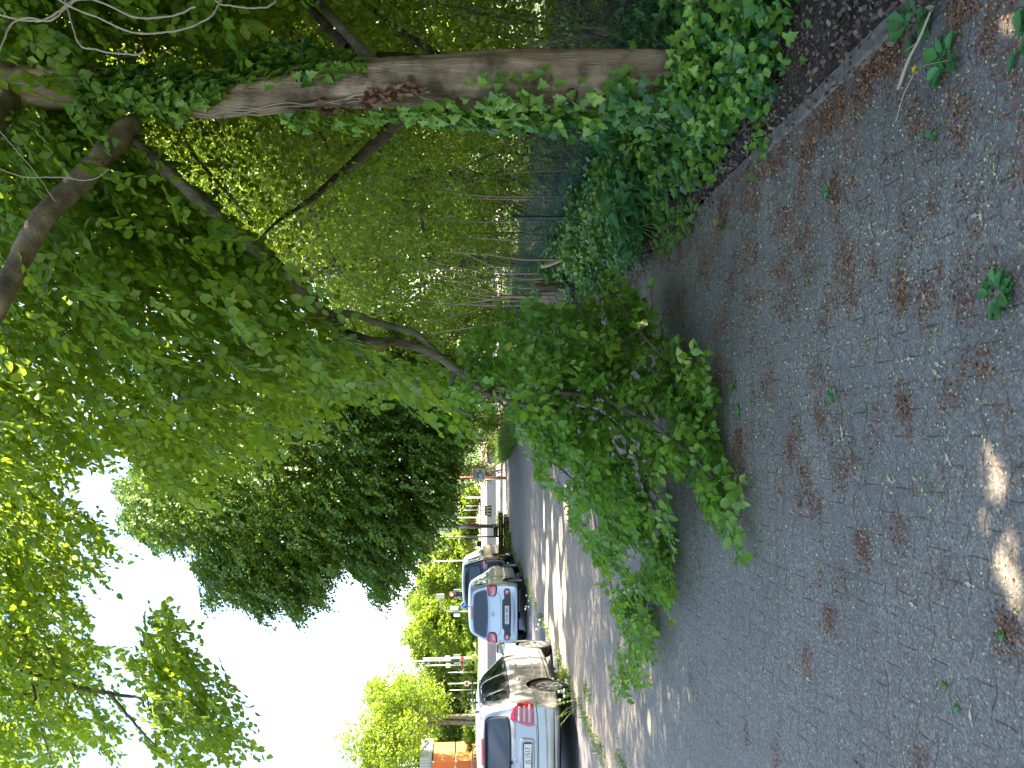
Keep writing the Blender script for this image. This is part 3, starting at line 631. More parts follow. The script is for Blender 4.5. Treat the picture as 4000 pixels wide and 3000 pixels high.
#@@WOOD
# ------------------------------------------------------------------ woodland beside the path
def wood_tree(name, label, x, y, h, rad, tr0, n, leaf=.085, mat='wood', low=.18, K=8, lean=(0, 0), nb=9, group="trees of the wood beside the path", excl=None, shape='oval', seglen=.45, jit=.55, twig=True, cut=None):
    t = thing(name, label, "tree", (x, y, float(gz(x, y))), 0, group)
    top = np.array([x + lean[0], y + lean[1], h]); base = np.array([x, y, float(gz(x, y)) - .1])
    q = spline([base, base + (top - base) * .3 + rng.normal(0, .1, 3) * [1, 1, 0], base + (top - base) * .65 + rng.normal(0, .2, 3) * [1, 1, 0], top * [1, 1, .93]], 30)
    V, Fq = tube_geo(q, np.linspace(tr0, tr0 * .22, 30) * (1 + rng.normal(0, .03, 30)), 12, lambda a, i, m: 1 + .08 * np.sin(3 * a + i * .2))
    link("trunk", np_mesh("trunk", V, np.array(Fq), 4, True), M_stem, t, True)
    c0 = np.array([x + lean[0] * .6, y + lean[1] * .6, h * (low + 1) / 2]); rz = h * (1 - low) / 2
    nc = max(10, n // 45); u = nrm(rng.normal(0, 1, (nc, 3))) * (rng.random((nc, 1)) ** .42) * np.array([rad, rad, rz]); C_ = c0 + u
    for e in C_[:nb]:
        k = int(np.clip(rng.normal(14, 5), 5, 26)); s0 = q[k]
        b_ = spline([s0, s0 + (e - s0) * .5 + UP * .25, e], 14); V, Fq = tube_geo(b_, np.linspace(tr0 * .4, tr0 * .08, 14), 7)
        link("branch", np_mesh("branch", V, np.array(Fq), 4, True), M_stem, t, True)
    w = rng.gamma(2, 1, nc); idx = rng.choice(nc, n, p=w / w.sum()); O = C_[idx] + rng.normal(0, jit, (n, 3)) * [1, 1, .55]
    O = O[O[:, 2] > .25 + float(gz(x, y))]
    if cut is not None: O = O[cut(O)]
    n = len(O); out = nrm(O - c0 * [1, 1, .9]); D = nrm(out * .5 + rdir(n, 1, .2) * .8 - UP * .25)
    p_, d_, n_, s_, rb = spray(O, D, updir(n, .55), np.full(n, seglen), K, leaf)
    if excl is not None: k = excl(p_); p_, d_, n_, s_, rb = p_[k], d_[k], n_[k], s_[k], rb[k]
    foliage("crown", t, ML[mat], p_, d_, n_, s_, shape, bias=rb)
    return t
SKYL = [(140, 1040), (230, 1000), (262, 960), (330, 1100), (250, 1130), (330, 1180), (405, 1190), (430, 1310), (530, 1310), (620, 1340), (700, 1240), (780, 1260), (820, 1310), (880, 1270), (960, 1150), (1100, 1000), (1250, 1040), (1700, 1250), (1500, 1750), (-300, 1750), (-300, 1150), (100, 1100)]
def notsky(p):
    a, c = toD(p); v = (p - CAM) @ f_ > .5
    return ~(v & inpoly(a, c, SKYL))
def nottrunkfront(p):
    return notsky(p) & ~((p[:, 1] < 5.75) & (p[:, 0] < 3.9) & (p[:, 1] > 2.5))
WT = [
 ("tall dark stemmed tree right of the ivy clad trunk, behind the green wire fence", 4.6, 6.6, 7.4, 2.0, .12, 3400),
 ("tree with dense small leaves filling the gap just left of the ivy clad trunk", 4.2, 9.2, 7.6, 2.2, .13, 4200),
 ("slender tree further back behind the first green fence post", 5.4, 12.2, 8.3, 2.4, .15, 4200),
 ("broad tree behind the dry brown canes at the fence", 4.9, 16.0, 8.8, 2.6, .17, 4200),
 ("tree overhanging the rotten stump", 4.2, 20.0, 10.5, 2.7, .17, 4000),
 ("tree standing in front of the dark conifer on its right side", 3.6, 24.5, 9.5, 2.4, .17, 3000),
 ("deep wood tree at the right picture edge above the fence", 7.0, 8.8, 8.8, 2.8, .16, 5000),
 ("deep wood tree in the middle of the wood", 8.2, 13.5, 10, 3.0, .18, 5500),
 ("deep wood tree furthest back in the wood", 8.0, 19.0, 12.0, 3.2, .2, 5000),
 ("tree at the upper right corner beside the looping vine", 5.2, 4.0, 7.6, 2.2, .13, 4200),
]
for lab, x, y, h, rad, tr0, n in WT:
    wood_tree("woodland_tree", lab, x, y, h, rad, tr0, n, leaf=.075 if y < 14 else .10, excl=nottrunkfront, low=.12 if x < 6 else .2, jit=.5)
# leaning dark stem in the wood (seen left of the trunk)
def stemthing(lab, pts, r, mat=M_stem, name="leaning_stem", cat="stem", group=None, n=30):
    q = spline([P(*t) for t in pts], n); q = q + np.cumsum(rng.normal(0, .004, q.shape), 0)
    V, Fq = tube_geo(q, np.interp(np.linspace(0, 1, n), np.linspace(0, 1, len(r)), r), 9); return tag(link(name, np_mesh(name, V, np.array(Fq), 4, True), mat), lab, cat, group)
stemthing("dark leaning tree stem crossing the leaves left of the ivy clad trunk", [(540, 540, 8.6), (600, 480, 8.6), (690, 420, 8.6), (760, 360, 8.6), (830, 300, 8.6), (900, 250, 8.6), (1250, 200, 8.6)], [.005, .018, .035, .048, .065, .09, .11])
stemthing("short dark stem showing between the leaves above the broken limb", [(340, 720, 8.8), (400, 645, 8.8), (440, 590, 8.8), (480, 545, 8.8)], [.045, .055, .06, .06])
stemthing("twisted thin dark stem in the yellow lit gap beside the leaning stem", [(640, 280, 9.5), (690, 290, 9.5), (720, 330, 9.5), (780, 300, 9.5)], [.02, .035, .03, .02])
stemthing("dark twisting vine hanging from the upper right", [(640, -10, 6.6), (700, 50, 6.4), (760, 110, 6.1)], [.03, .035, .03])

# understory shrubs along the fence
def shrub(label, x, y, h, rad, n, leaf, mat='wood', name="shrub", K=7, shape='oval', stems=8, group="shrubs of the undergrowth", seglen=.3, excl=None, cat="shrub"):
    z0 = float(gz(x, y)); t = thing(name, label, cat, (x, y, z0), 0, group)
    b = MB(); tips = []
    for k in range(stems):
        e = np.array([x, y, z0]) + np.array([rng.normal(0, rad * .6), rng.normal(0, rad * .6), h * rng.uniform(.6, 1.0)]); s0 = np.array([x + rng.normal(0, rad * .25), y + rng.normal(0, rad * .25), z0 - .05])
        q = spline([s0, s0 + (e - s0) * .5 + rng.normal(0, .08, 3), e], 10); V, Fq = tube_geo(q, np.linspace(.012, .004, 10) * (1 + h * .3), 6)
        link("stem", np_mesh("stem", V, np.array(Fq), 4, True), M_stem if k % 2 else M_cane, t, True); tips.append(q[3:])
    tips = np.concatenate(tips); O = tips[rng.integers(0, len(tips), n)] + rng.normal(0, rad * .3, (n, 3)) * [1, 1, .7]; O = O[O[:, 2] > z0 + .08]
    p_, d_, n_, s_, rb = spray(O, rdir(len(O), 1, .3), updir(len(O), .5), np.full(len(O), seglen), K, leaf)
    if excl is not None: k = excl(p_); p_, d_, n_, s_, rb = p_[k], d_[k], n_[k], s_[k], rb[k]
    foliage("foliage", t, ML[mat], p_, d_, n_, s_, shape, bias=rb); return t
for lab, x, y, h, rad, n in (
    ("leafy shrub behind the fence right of the ivy clad trunk", 3.9, 5.2, 1.9, .6, 380),
    ("leafy shrub behind the fence just left of the ivy clad trunk", 3.7, 7.6, 2.0, .65, 330),
    ("shrub behind the first green fence post", 4.0, 9.9, 2.3, .8, 420),
    ("shrub with pale stems between the first and second fence posts", 4.1, 12.3, 2.4, .8, 420),
    ("shrub behind the rotten stump", 3.9, 15.2, 2.6, .9, 420),
    ("shrub past the third fence post", 3.7, 18.0, 2.8, 1.0, 420),
    ("shrub deep in the wood at its dark floor", 6.3, 10.8, 3.0, 1.2, 420),
    ("shrub deep in the wood behind the canes", 6.2, 14.6, 3.0, 1.3, 420),
    ("shrub low beside the far end of the fence", 3.2, 21.0, 2.6, 1.0, 380),
    ("shrub deep in the wood at the right picture edge", 6.0, 7.4, 2.6, 1.0, 380)):
    shrub(lab, x, y, h, rad, n, .06 if y < 10 else .08, excl=notsky)
BIGSH = []
for k, (x, y, lab) in enumerate(((11.5, 6, "back row tree of the wood, nearest the camera"), (11.0, 11, "back row tree of the wood behind the trunk ivy"), (12, 16.5, "back row tree of the wood behind the leaning stem"), (11.5, 22.5, "back row tree of the wood above the fence gap"), (9.5, 27.5, "back row tree of the wood behind the hanging limb"), (7.0, 31, "back row tree of the wood beside the conifer"))):
    wood_tree("woodland_tree", lab, x, y, 10.5 if y < 20 else 13.5, 3.4, .2, 5000, mat='back', leaf=.15, excl=notsky, low=.04, jit=.8, K=7, seglen=.6, nb=4, shape='quad')
for k, (x, y, h, r) in enumerate(((8.5, 5, 3.2, 1.5), (10, 8.5, 3.6, 1.7), (9.5, 12.5, 3.6, 1.7), (9.5, 17, 3.8, 1.8), (8.5, 21.5, 3.8, 1.8), (7.5, 26, 3.8, 1.8), (6.0, 30, 3.8, 1.8), (5.0, 34.5, 3.6, 1.8))):
    BIGSH.append((x, y, h, r))
# sunlit trees beyond the wood
for lab, x, y in (("sunlit tree glowing yellow behind the wood at the right", 17, 18), ("sunlit tree glowing behind the fence gap", 16, 27), ("sunlit tree behind the wood, furthest from the path", 19, 38), ("sunlit tree behind the wood at the upper right corner", 18, 9)):
    wood_tree("sunlit_tree", lab, x, y, 14, 4.2, .2, 3600, leaf=.2, mat='far', low=.05, K=6, nb=3, group="sunlit trees behind the wood", seglen=.8, jit=.8, excl=notsky, shape='quad')

for (x, y, h, r), w in zip(BIGSH, ("first, nearest", "second", "third", "fourth", "fifth", "sixth", "seventh", "eighth, farthest")):
    shrub("bush filling the wood floor far behind the fence, the %s from the camera" % w, x, y, h, r, 900, .15, 'far' if y > 10 else 'wood', "wood_bush", 7, 'quad', 4, "bushes on the wood floor behind the fence", .4, notsky)
# ------------------------------------------------------------------ chain-link fence
fence = thing("chain_link_fence", "green chain-link fence with slim posts between ivy and undergrowth", "fence", (3.05, 4.0, 0))
FX = 3.05
def ftop(y): return np.interp(y, [2, 5, 8, 11.5, 16.5, 22.3, 30], [1.02, 1.0, .93, .80, .64, .48, .40])
V = []; Fq = []; cell = .062; r = .0021; H = 1.25
def wire(a, b_, r=r):
    a = np.array(a); b_ = np.array(b_); d = nrm(b_ - a); s1 = nrm(np.cross(d, [.3, 1, .2])); s2 = np.cross(d, s1); k = len(V)
    for q in (a, b_):
        for j in range(3): th = 2.094 * j; V.append(q + (s1 * math.cos(th) + s2 * math.sin(th)) * r)
    for j in range(3): Fq.append([k + j, k + (j + 1) % 3, k + 3 + (j + 1) % 3, k + 3 + j])
yy = 3.0
while yy < 24.5:
    for sg in (-1, 1):
        y1 = yy + H * .72 * sg; wx = .03 * math.sin(yy * 1.7); a_, b_ = (FX + wx, yy, ftop(yy) - H), (FX + .03 * math.sin(y1 * 1.7), y1, ftop(y1)); wire(a_, b_, .0024 if yy < 9 else .0034)
    yy += cell if yy < 13 else .085
link("wire_mesh", np_mesh("wire_mesh", np.array(V), np.array(Fq), 4), M_fence, fence, True)
for dz in (0, .14, -.45):
    q = [(FX, y, ftop(y) + dz + .012 * math.sin(y * 2)) for y in np.arange(3, 25, .5)]; V2, F2 = tube_geo(np.array(q), .003, 5); link("tension_wire", np_mesh("tension_wire", V2, np.array(F2), 4), M_fence, fence, True)
for y, dz in ((4.3, .0), (7.9, .02), (11.5, .06), (15.9, .10), (20.6, .10)):
    z1 = ftop(y) + .10 + dz; b = MB(); b.cyl((FX - .04, y, -.6), (FX - .04, y, z1), .024, 14); b.ring([(.026, -.012), (.026, .006), (.018, .012), (.001, .013)], (FX - .04, y, z1), (0, 0, 1), 14)
    b.build("post", M_fence, fence, True)

# ------------------------------------------------------------------ rotten stump
stump = thing("tree_stump", "rotten splintered tree stump among ivy in front of the fence", "stump", tuple(G(1245, 635, -.05)))
sx, sy = stump.location[0], stump.location[1]; n = 26; V = []; a = np.arange(n) * 2 * np.pi / n
STX, STY = sx, sy; hs = [-.2, .05, .28, .48]
for h_ in hs: V += [(sx + math.cos(t) * (.24 - h_ * .1) * (1 + .12 * math.sin(3 * t) + .05 * math.sin(8 * t)), sy + math.sin(t) * (.24 - h_ * .1) * (1 + .12 * math.sin(3 * t)), h_ * 1.0 + (.0 if h_ < .4 else .10 * math.sin(5 * t) + rng.uniform(-.03, .09))) for t in a]
b = MB(); b.add(V, [[i * n + k, i * n + (k + 1) % n, (i + 1) * n + (k + 1) % n, (i + 1) * n + k] for i in range(3) for k in range(n)], 0)
inner = [(sx + math.cos(t) * .12, sy + math.sin(t) * .12, .14 + rng.uniform(-.05, .05)) for t in a]
b.add([V[3 * n + k] for k in range(n)] + inner + [(sx, sy, .08)], [[k, (k + 1) % n, n + (k + 1) % n, n + k] for k in range(n)] + [[n + k, n + (k + 1) % n, 2 * n] for k in range(n)], 0)
b.build("wood", M_cut, stump, True)
for k in range(7):
    t = rng.uniform(0, 6.28); c = np.array([sx + math.cos(t) * .2, sy + math.sin(t) * .2, .1]); b = MB(); e = c + np.array([rng.normal(0, .03), rng.normal(0, .03), rng.uniform(.40, .58)])
    b.tube([c, (c + e) / 2, e], [.035, .028, .006], 5, sm=False); b.build("splinter", M_cut, stump, True)

# dry canes fanned out at the fence
canes = [((1110, 640), (905, 700)), ((1112, 650), (900, 615)), ((1100, 640), (905, 585)), ((1108, 660), (905, 650)), ((1115, 600), (930, 520)), ((1125, 560), (960, 545)), ((1110, 690), (930, 720)), ((1115, 640), (960, 610)), ((1100, 590), (935, 565)), ((1120, 520), (985, 512)), ((1130, 500), (1040, 440)), ((1118, 640), (925, 665)), ((1110, 620), (900, 560)), ((1135, 478), (990, 480)), ((1150, 430), (960, 425)), ((1150, 424), (940, 412))]
for i, (a_, b_) in enumerate(canes):
    Y = 12.4 + rng.uniform(-1, 2.2); p0 = P(*a_, Y); p1 = P(*b_, Y + rng.uniform(-.4, .8)); q = spline([p0 - UP * .5, p0, (p0 + p1) / 2 + rng.normal(0, .05, 3), p1], 16)
    V, Fq = tube_geo(q, np.linspace(.018, .007, 16), 6)
    tag(link("dry_cane", np_mesh("dry_cane", V, np.array(Fq), 4, True), M_cane), "bare brown dry cane of the bunch fanning up behind the fence beside the stump", "cane", "bunch of dry canes behind the fence")
stick = MB(); q = spline([P(1168, 575, 9.0), P(1185, 572, 9.0), P(1215, 560, 9.0)], 8); stick.tube(q, [.022] * 8, 8); tag(stick.build("cut_branch_stub", M_rawwood), "pale freshly cut branch stub resting at the fence mesh", "branch")

# ------------------------------------------------------------------ ground cover on the bank
def cover(name, label, cat, mat, n, s_rng, y_rng, h_rng, size, shape, dens=None, tilt=.55, bias=0.0, kind='stuff'):
    y = rng.uniform(*y_rng, n); s = rng.uniform(*s_rng, n)
    if dens is not None: k = rng.random(n) < dens(s, y); y, s = y[k], s[k]
    x = x0f(y) + s; k = ~((np.abs(x - STX) < .42) & (y < STY + .3) & (y > STY - 1.9)) | (rng.random(len(y)) < .12); y, s, x = y[k], s[k], x[k]; n = len(y); z = gz(x, y)
    hh = rng.uniform(*h_rng, n) * (.5 + .5 * np.sin(5.1 * x + 3.3 * y) ** 2 + .4 * np.sin(2.3 * y) ** 2) * np.clip(s / .5, .12, 1)
    z = z + np.where(s < .06, .03, 0); pos = np.stack([x, y, z + hh + .01], 1); d = rdir(n, 1, .45); d[:, 0] -= .35; d[:, 1] -= .25; d[:, 2] -= .15
    nn = nrm(UP + np.array([-.45, -.5, 0]) + rng.normal(0, tilt, (n, 3)))
    o = foliage(name, None, ML[mat], pos, nrm(d), nn, rng.uniform(size[0], size[1], n), shape, gap=False, bias=np.full(n, bias) + .25 * (hh / h_rng[1] - .5))
    return tag(o, label, cat, None, kind)
edge = lambda s, y: np.clip((s - .10 - .13 * np.sin(2.1 * y) - .10 * np.sin(5.3 * y + 1) - np.interp(y, [2.3, 3.0, 4.0, 6, 9], [.30, .12, .04, -.04, -.1])) / .12, 0.02, 1)
cover("ivy_ground_cover", "dark ivy leaves carpeting the bank behind the edging kerb up to the fence", "ivy", 'ivy', 19000, (.12, 2.1), (2.0, 13), (.02, .26), (.05, .088), 'ivy', edge, .5, .05)
cover("ivy_ground_cover", "ivy and low leaves on the bank further along the path near the stump", "ivy", 'ivy', 9000, (-.05, 2.2), (12, 23), (.03, .35), (.07, .12), 'quad', None, .5, .15)
cover("young_ground_cover", "bright green young ivy leaves spilling towards the edging kerb", "ivy", 'ivylight', 4300, (.1, .95), (3.2, 11), (.05, .30), (.045, .08), 'ivy', lambda s, y: edge(s, y) * (.35 + .65 * (np.sin(3.7 * y + 4 * s) > -.1)), .45, .0)
pc = lambda s, y: edge(s, y) * (np.sin(2.9 * y + 1.2) * .5 + .5) ** .5 * np.clip(1.2 - s, 0, 1)
cover("periwinkle_cover", "pale green oval leaved creeping cover beside the edging kerb", "ground cover", 'elm_low', 4300, (.02, 1.0), (3.6, 8.2), (.05, .30), (.04, .075), 'oval', pc, .45, .05)
cover("periwinkle_cover", "pale green leaves hanging over the middle stretch of the edging kerb", "ground cover", 'elm_low', 900, (-.16, .12), (4.3, 8.5), (.02, .10), (.035, .065), 'oval', lambda s, y: np.clip(np.sin(2.6 * y + 4) + .35, 0, 1), .45, .05)
cover("leaf_litter", "brown dead leaves and twigs on the bare soil behind the edging kerb", "leaf litter", 'dead', 17000, (-.16, 1.2), (1.4, 13), (.0, .012), (.014, .038), 'quad', lambda s, y: np.clip(1.15 - s, 0, 1), .6, 0.0)
# taller herbs
def herb(label, x, y, h, n, leaf, mat='herb', r=.12, name="tall_herb", group="tall herbs on the bank"):
    z0 = float(gz(x, y)); t = thing(name, label, "herb", (x, y, z0), 0, group)
    for k in range(n):
        e = np.array([x + rng.normal(0, r), y + rng.normal(0, r), z0 + h * rng.uniform(.7, 1)]); s0 = np.array([x + rng.normal(0, r * .4), y + rng.normal(0, r * .4), z0]); q = spline([s0, (s0 + e) / 2 + rng.normal(0, .02, 3), e], 9)
        V, Fq = tube_geo(q, np.linspace(.006, .003, 9), 6); link("stem", np_mesh("stem", V, np.array(Fq), 4, True), plain("green_stem", (.10, .22, .04), .6) if "green_stem" not in bpy.data.materials else bpy.data.materials["green_stem"], t, True)
        P0 = []; DD = []
        for j in range(3, 9):
            for m in range(3): a_ = rng.uniform(0, 6.28); P0.append(q[j]); DD.append((math.cos(a_), math.sin(a_), rng.uniform(-.35, .25)))
        P0 = np.array(P0); DD = nrm(np.array(DD)); sz = leaf * rng.uniform(.6, 1.15, len(P0)); foliage("leaves", t, ML[mat], P0 + DD * .025, DD, updir(len(P0), .3), sz, 'elm', .15, .25, gap=False)
    return t
for lab, dx, dy, h, n, lf in (("tall coarse leaved herb cluster on the bank in front of the first fence post", 1440, 430, .55, 6, .14), ("pointed leaf herb on the bank nearest the first fence post", 1420, 500, .5, 5, .12), ("tall herb between the trunk foot and the coarse herb cluster", 1450, 350, .6, 5, .13), ("herb at the fence foot above the ivy, left of the trunk", 1400, 300, .5, 4, .11), ("low herb on the bank left of the coarse herb cluster", 1400, 560, .35, 4, .10), ("low herb beside the stump foot", 1330, 600, .35, 4, .10), ("light green herb at the right picture edge below the fence", 1640, 20, .30, 3, .09)):
    g = G(dx, dy); herb(lab, g[0], g[1], h, n, lf)

# ------------------------------------------------------------------ dark conifer, hedge and verge at the far right side of the path
con = thing("dark_conifer", "huge dense dark green conifer arching over the path and the parked cars", "conifer tree", (2.3, 29.5, float(gz(2.3, 29.5))))
q = spline([(2.3, 29.5, -.3), (2.0, 29.3, 4), (1.2, 28.8, 8), (.3, 28.2, 12.5)], 30); V, Fq = tube_geo(q, np.linspace(.38, .06, 30), 14); link("trunk", np_mesh("trunk", V, np.array(Fq), 4, True), M_stem, con, True)
CON = [(235, 1060), (330, 960), (480, 880), (600, 760), (760, 700), (900, 700), (1000, 780), (1010, 880), (1000, 930), (985, 980), (975, 1050), (990, 1110), (955, 1135), (945, 1160), (915, 1195), (895, 1205), (890, 1245), (862, 1268), (850, 1262), (822, 1305), (800, 1310), (785, 1262), (760, 1248), (742, 1225), (715, 1250), (700, 1265), (688, 1312), (655, 1305), (640, 1345), (620, 1338), (600, 1300), (580, 1325), (560, 1348), (545, 1325), (528, 1315), (500, 1305), (470, 1290), (440, 1315), (425, 1300), (430, 1250), (412, 1232), (418, 1205), (400, 1180), (380, 1192), (352, 1178), (330, 1190), (300, 1160), (280, 1150), (262, 1150), (240, 1125), (270, 1100)]
def Ycon(x, y, r): return np.interp(y, [700, 1000, 1150, 1320], [25.0, 24.2, 25.0, 26.5]) + r * np.interp(y, [700, 1000, 1300], [6, 7.5, 2.5])
OC = sample(CON, 14500, Ycon, 30, .55)
OC = OC[OC[:, 2] > 1.3]
n = len(OC); cx = np.array([1.5, 29.0]); out = nrm(np.stack([OC[:, 0] - 1.8, (OC[:, 1] - 29.5), np.zeros(n)], 1)); D_ = nrm(out * .8 + rng.normal(0, .28, (n, 3)) - UP * .45)
L_ = rng.uniform(.35, .85, n); p_, d_, n_, s_, rb = spray(OC - D_ * L_[:, None] * .4, D_, updir(n, .35), L_, 12, .18, .35, .5, .15, .15)
foliage("crown", con, ML['yew'], p_, d_, n_, s_, 'quad', bias=rb - .05, gap=True)
for k in range(26):
    bb = MB()
    e = OC[rng.integers(n)]; s0 = q[int(np.interp(e[2], [1, 12], [5, 27]))]; bb.tube(spline([s0, (s0 + e) / 2 + UP * .4, e], 12), np.linspace(.07, .015, 12), 6)
    bb.build("branch", M_stem, con, True)
for lab, x, y, h, rad, n, mt in (("dark hedge bush below the conifer, right of the red and white post", .9, 33, 3.0, 1.0, 800, 'yew'), ("dark hedge bush behind the white notice board", -.2, 36.5, 3.2, 1.0, 800, 'far2'), ("dark bush left of the red and white post", -1.6, 37.3, 3.0, .7, 700, 'far2'), ("dark bush hiding the end of the fence", 1.9, 27, 3.0, 1.0, 700, 'yew'), ("dark bush at the path bend behind the hanging limb", 2.9, 23.5, 3.0, 1.0, 600, 'wood')):
    shrub(lab, x, y, h, rad, n, .13, mt, "hedge_bush", 7, 'quad', 6, "bushes along the far right side of the path", .4)
shrub("sunlit yellow green bush on the verge beside the notice board", .55, 31, 1.5, .6, 380, .10, 'far', "sunlit_bush", 7, 'quad', 5, None, .3)
shrub("low sunlit plants at the far verge corner in front of the notice board", -.35, 36.2, .7, .6, 260, .09, 'far', "verge_plant", 7, 'quad', 5, None, .25)
def blades(name, label, pts, h, w=.006, mat='grass', lean=.5, kind='stuff', cat="grass"):
    n = len(pts); d = nrm(np.stack([rng.normal(0, lean, n), rng.normal(0, lean, n), np.ones(n)], 1)); nn = nrm(np.stack([rng.normal(0, 1, n), rng.normal(0, 1, n), np.zeros(n)], 1))
    side = nrm(np.cross(nn, d)) * w * rng.uniform(.7, 1.3, (n, 1)); L = (h * rng.uniform(.5, 1.15, n))[:, None]; bend = np.stack([rng.normal(0, .3, n), rng.normal(0, .3, n), np.zeros(n)], 1) * L
    V = np.stack([pts - side, pts + side, pts + d * L * .55 + side * .7 + bend * .2, pts + d * L * .55 - side * .7 + bend * .2, pts + d * L + bend], 1).reshape(-1, 3)
    base = (np.arange(n) * 5)[:, None]; F4 = (base[:, :, None] + np.array([[0, 1, 2, 3], [3, 2, 4, 4]])[None]).reshape(-1)
    F3 = (base[:, :, None] + np.array([[0, 1, 2], [0, 2, 3], [3, 2, 4]])[None]).reshape(-1)
    return tag(link(name, np_mesh(name, V, F3, 3, False, np.repeat(rng.random(n) * .9, 3)), ML[mat]), label, cat, None, kind)
y = rng.uniform(17, 37.5, 9000); s = rng.gamma(1.3, .35, 9000) - .25; x = x0f(y) + s; blades("verge_grass", "tall grass verge along the far right side of the path", np.stack([x, y, gz(x, y)], 1), .38, .012)
y = rng.uniform(5, 36, 4200); x = -3.79 + rng.normal(0, .06, 4200); k = (np.sin(y * 1.9) + np.sin(y * 4.3 + 1) > -.3); blades("kerb_weeds", "grass and weeds growing along the kerb beside the parked cars", np.stack([x, y, 0 * x], 1)[k], .09, .005)
y = rng.uniform(5.5, 13.5, 2600); x = -3.42 + .03 * np.sin(y * 3) + rng.normal(0, .05, 2600) ; k = (np.sin(y * 2.3 + .4) + np.sin(y * 5.1) > .1); blades("joint_weeds", "low moss and grass tufts in the paving joints beside the kerb", np.stack([x, y, 0 * x], 1)[k], .035, .004)
y = rng.uniform(29, 38, 1500); x = -3.7 + rng.normal(0, .2, 1500); blades("ballast_grass", "rough grass around the pole ballast blocks", np.stack([x, y, 0 * x - .02], 1), .3, .012)

# single weeds at the kerb
def seedplant(label, x, y, h, nst, head, group="weeds with seed heads at the kerb", col=None):
    t = thing("flowering_weed", label, "weed", (x, y, -.02), 0, group)
    gm = bpy.data.materials.get("weed_stem") or plain("weed_stem", (.16, .22, .07), .7)
    for k in range(nst):
        e = np.array([x + rng.normal(0, h * .35), y + rng.normal(0, h * .25), h * rng.uniform(.6, 1.1)]); q = spline([(x, y, -.02), (np.array([x, y, 0]) + e) / 2 + rng.normal(0, .02, 3), e], 8); V, Fq = tube_geo(q, .0022, 5); link("stem", np_mesh("stem", V, np.array(Fq), 4, True), gm, t, True)
        if head == 'puff':
            b = MB(); b.ring([(.001, -.018), (.014, -.012), (.018, 0), (.014, .012), (.001, .018)], e, (0, 0, 1), 10); b.build("seed_head", M_white, t, True)
        else:
            pos = q[3:].repeat(4, 0); d = rdir(len(pos), 1, .4); foliage("seed_pods", t, ML['grass'], pos, d, updir(len(pos)), np.full(len(pos), .03), 'quad', gap=False)
for i, (dx, dy, h, n, hd, lab) in enumerate(((1215, 1515, .22, 4, 'puff', "small cluster of white flower heads beside the sill of the silver estate car"), (1225, 1560, .18, 3, 'puff', "white flower heads in front of the rear wheel of the silver estate car"), (1232, 1588, .24, 4, 'puff', "white seed heads behind the rear wheel of the silver estate car"), (1238, 1602, .42, 4, 'pod', "spindly seed pod weed in front of the silver estate bumper"), (1242, 1630, .38, 4, 'pod', "leaning spindly weed furthest left along the kerb"), (1150, 1430, .25, 5, 'puff', "white headed weed at the kerb behind the pale blue hatchback"), (1170, 1480, .2, 3, 'puff', "white headed weed near the front wheel of the silver estate car"))):
    g = G(dx + 12, dy); seedplant(lab, -3.79, g[1], h, n, hd)
g = G(1222, 1578); tuft = rng.normal(0, .03, (60, 3)) * [1, 1, 0] + [-3.78, g[1] - .25, 0]; blades("grass_tuft", "tuft of yellow green grass in front of the rear wheel of the silver estate car", tuft, .28, .006, 'far', .5, None, "grass tuft")

# ------------------------------------------------------------------ litter and little plants on the paving
def flat(name, label, cat, mat, pos, size, shape='quad', kind='stuff', curl=.2):
    n = len(pos); return tag(foliage(name, None, ML[mat], pos, rdir(n, 1, .1), updir(n, .35), size, shape, gap=False, curl=curl), label, cat, None, kind)
nc = 900; cy = 1.9 + rng.gamma(1.5, 2.2, nc); cx = np.where(rng.random(nc) < .7, rng.uniform(-.6, 1.5, nc), rng.uniform(-3, 1.5, nc)); cx[nc // 2:] = 1.5 - rng.gamma(1.3, .6, nc - nc // 2); cx[:110] = 1.48 - rng.gamma(1.2, .05, 110)
w = rng.gamma(.8, 1, nc); w[:110] *= 1.6; id_ = rng.choice(nc, 34000, p=w / w.sum()); px = cx[id_] + rng.normal(0, .045, 34000); py = cy[id_] + rng.normal(0, .04, 34000); k = (px < 1.53) & (px > -3.6)
flat("bud_scale_litter", "red brown bud scale litter gathered in patches on the paving", "litter", 'litter', np.stack([px, py, rng.uniform(.002, .008, 34000)], 1)[k], rng.uniform(.007, .018, 34000)[k])
n = 17000; y = 1.9 + rng.gamma(1.6, 2.6, n); x = 1.55 - rng.gamma(1.4, 1.2, n); k = x > -3.6
flat("pale_flecks", "tiny pale green and straw coloured flecks scattered over the paving", "litter", 'fleck', np.stack([x, y, np.full(n, .004)], 1)[k], rng.uniform(.006, .015, n)[k])
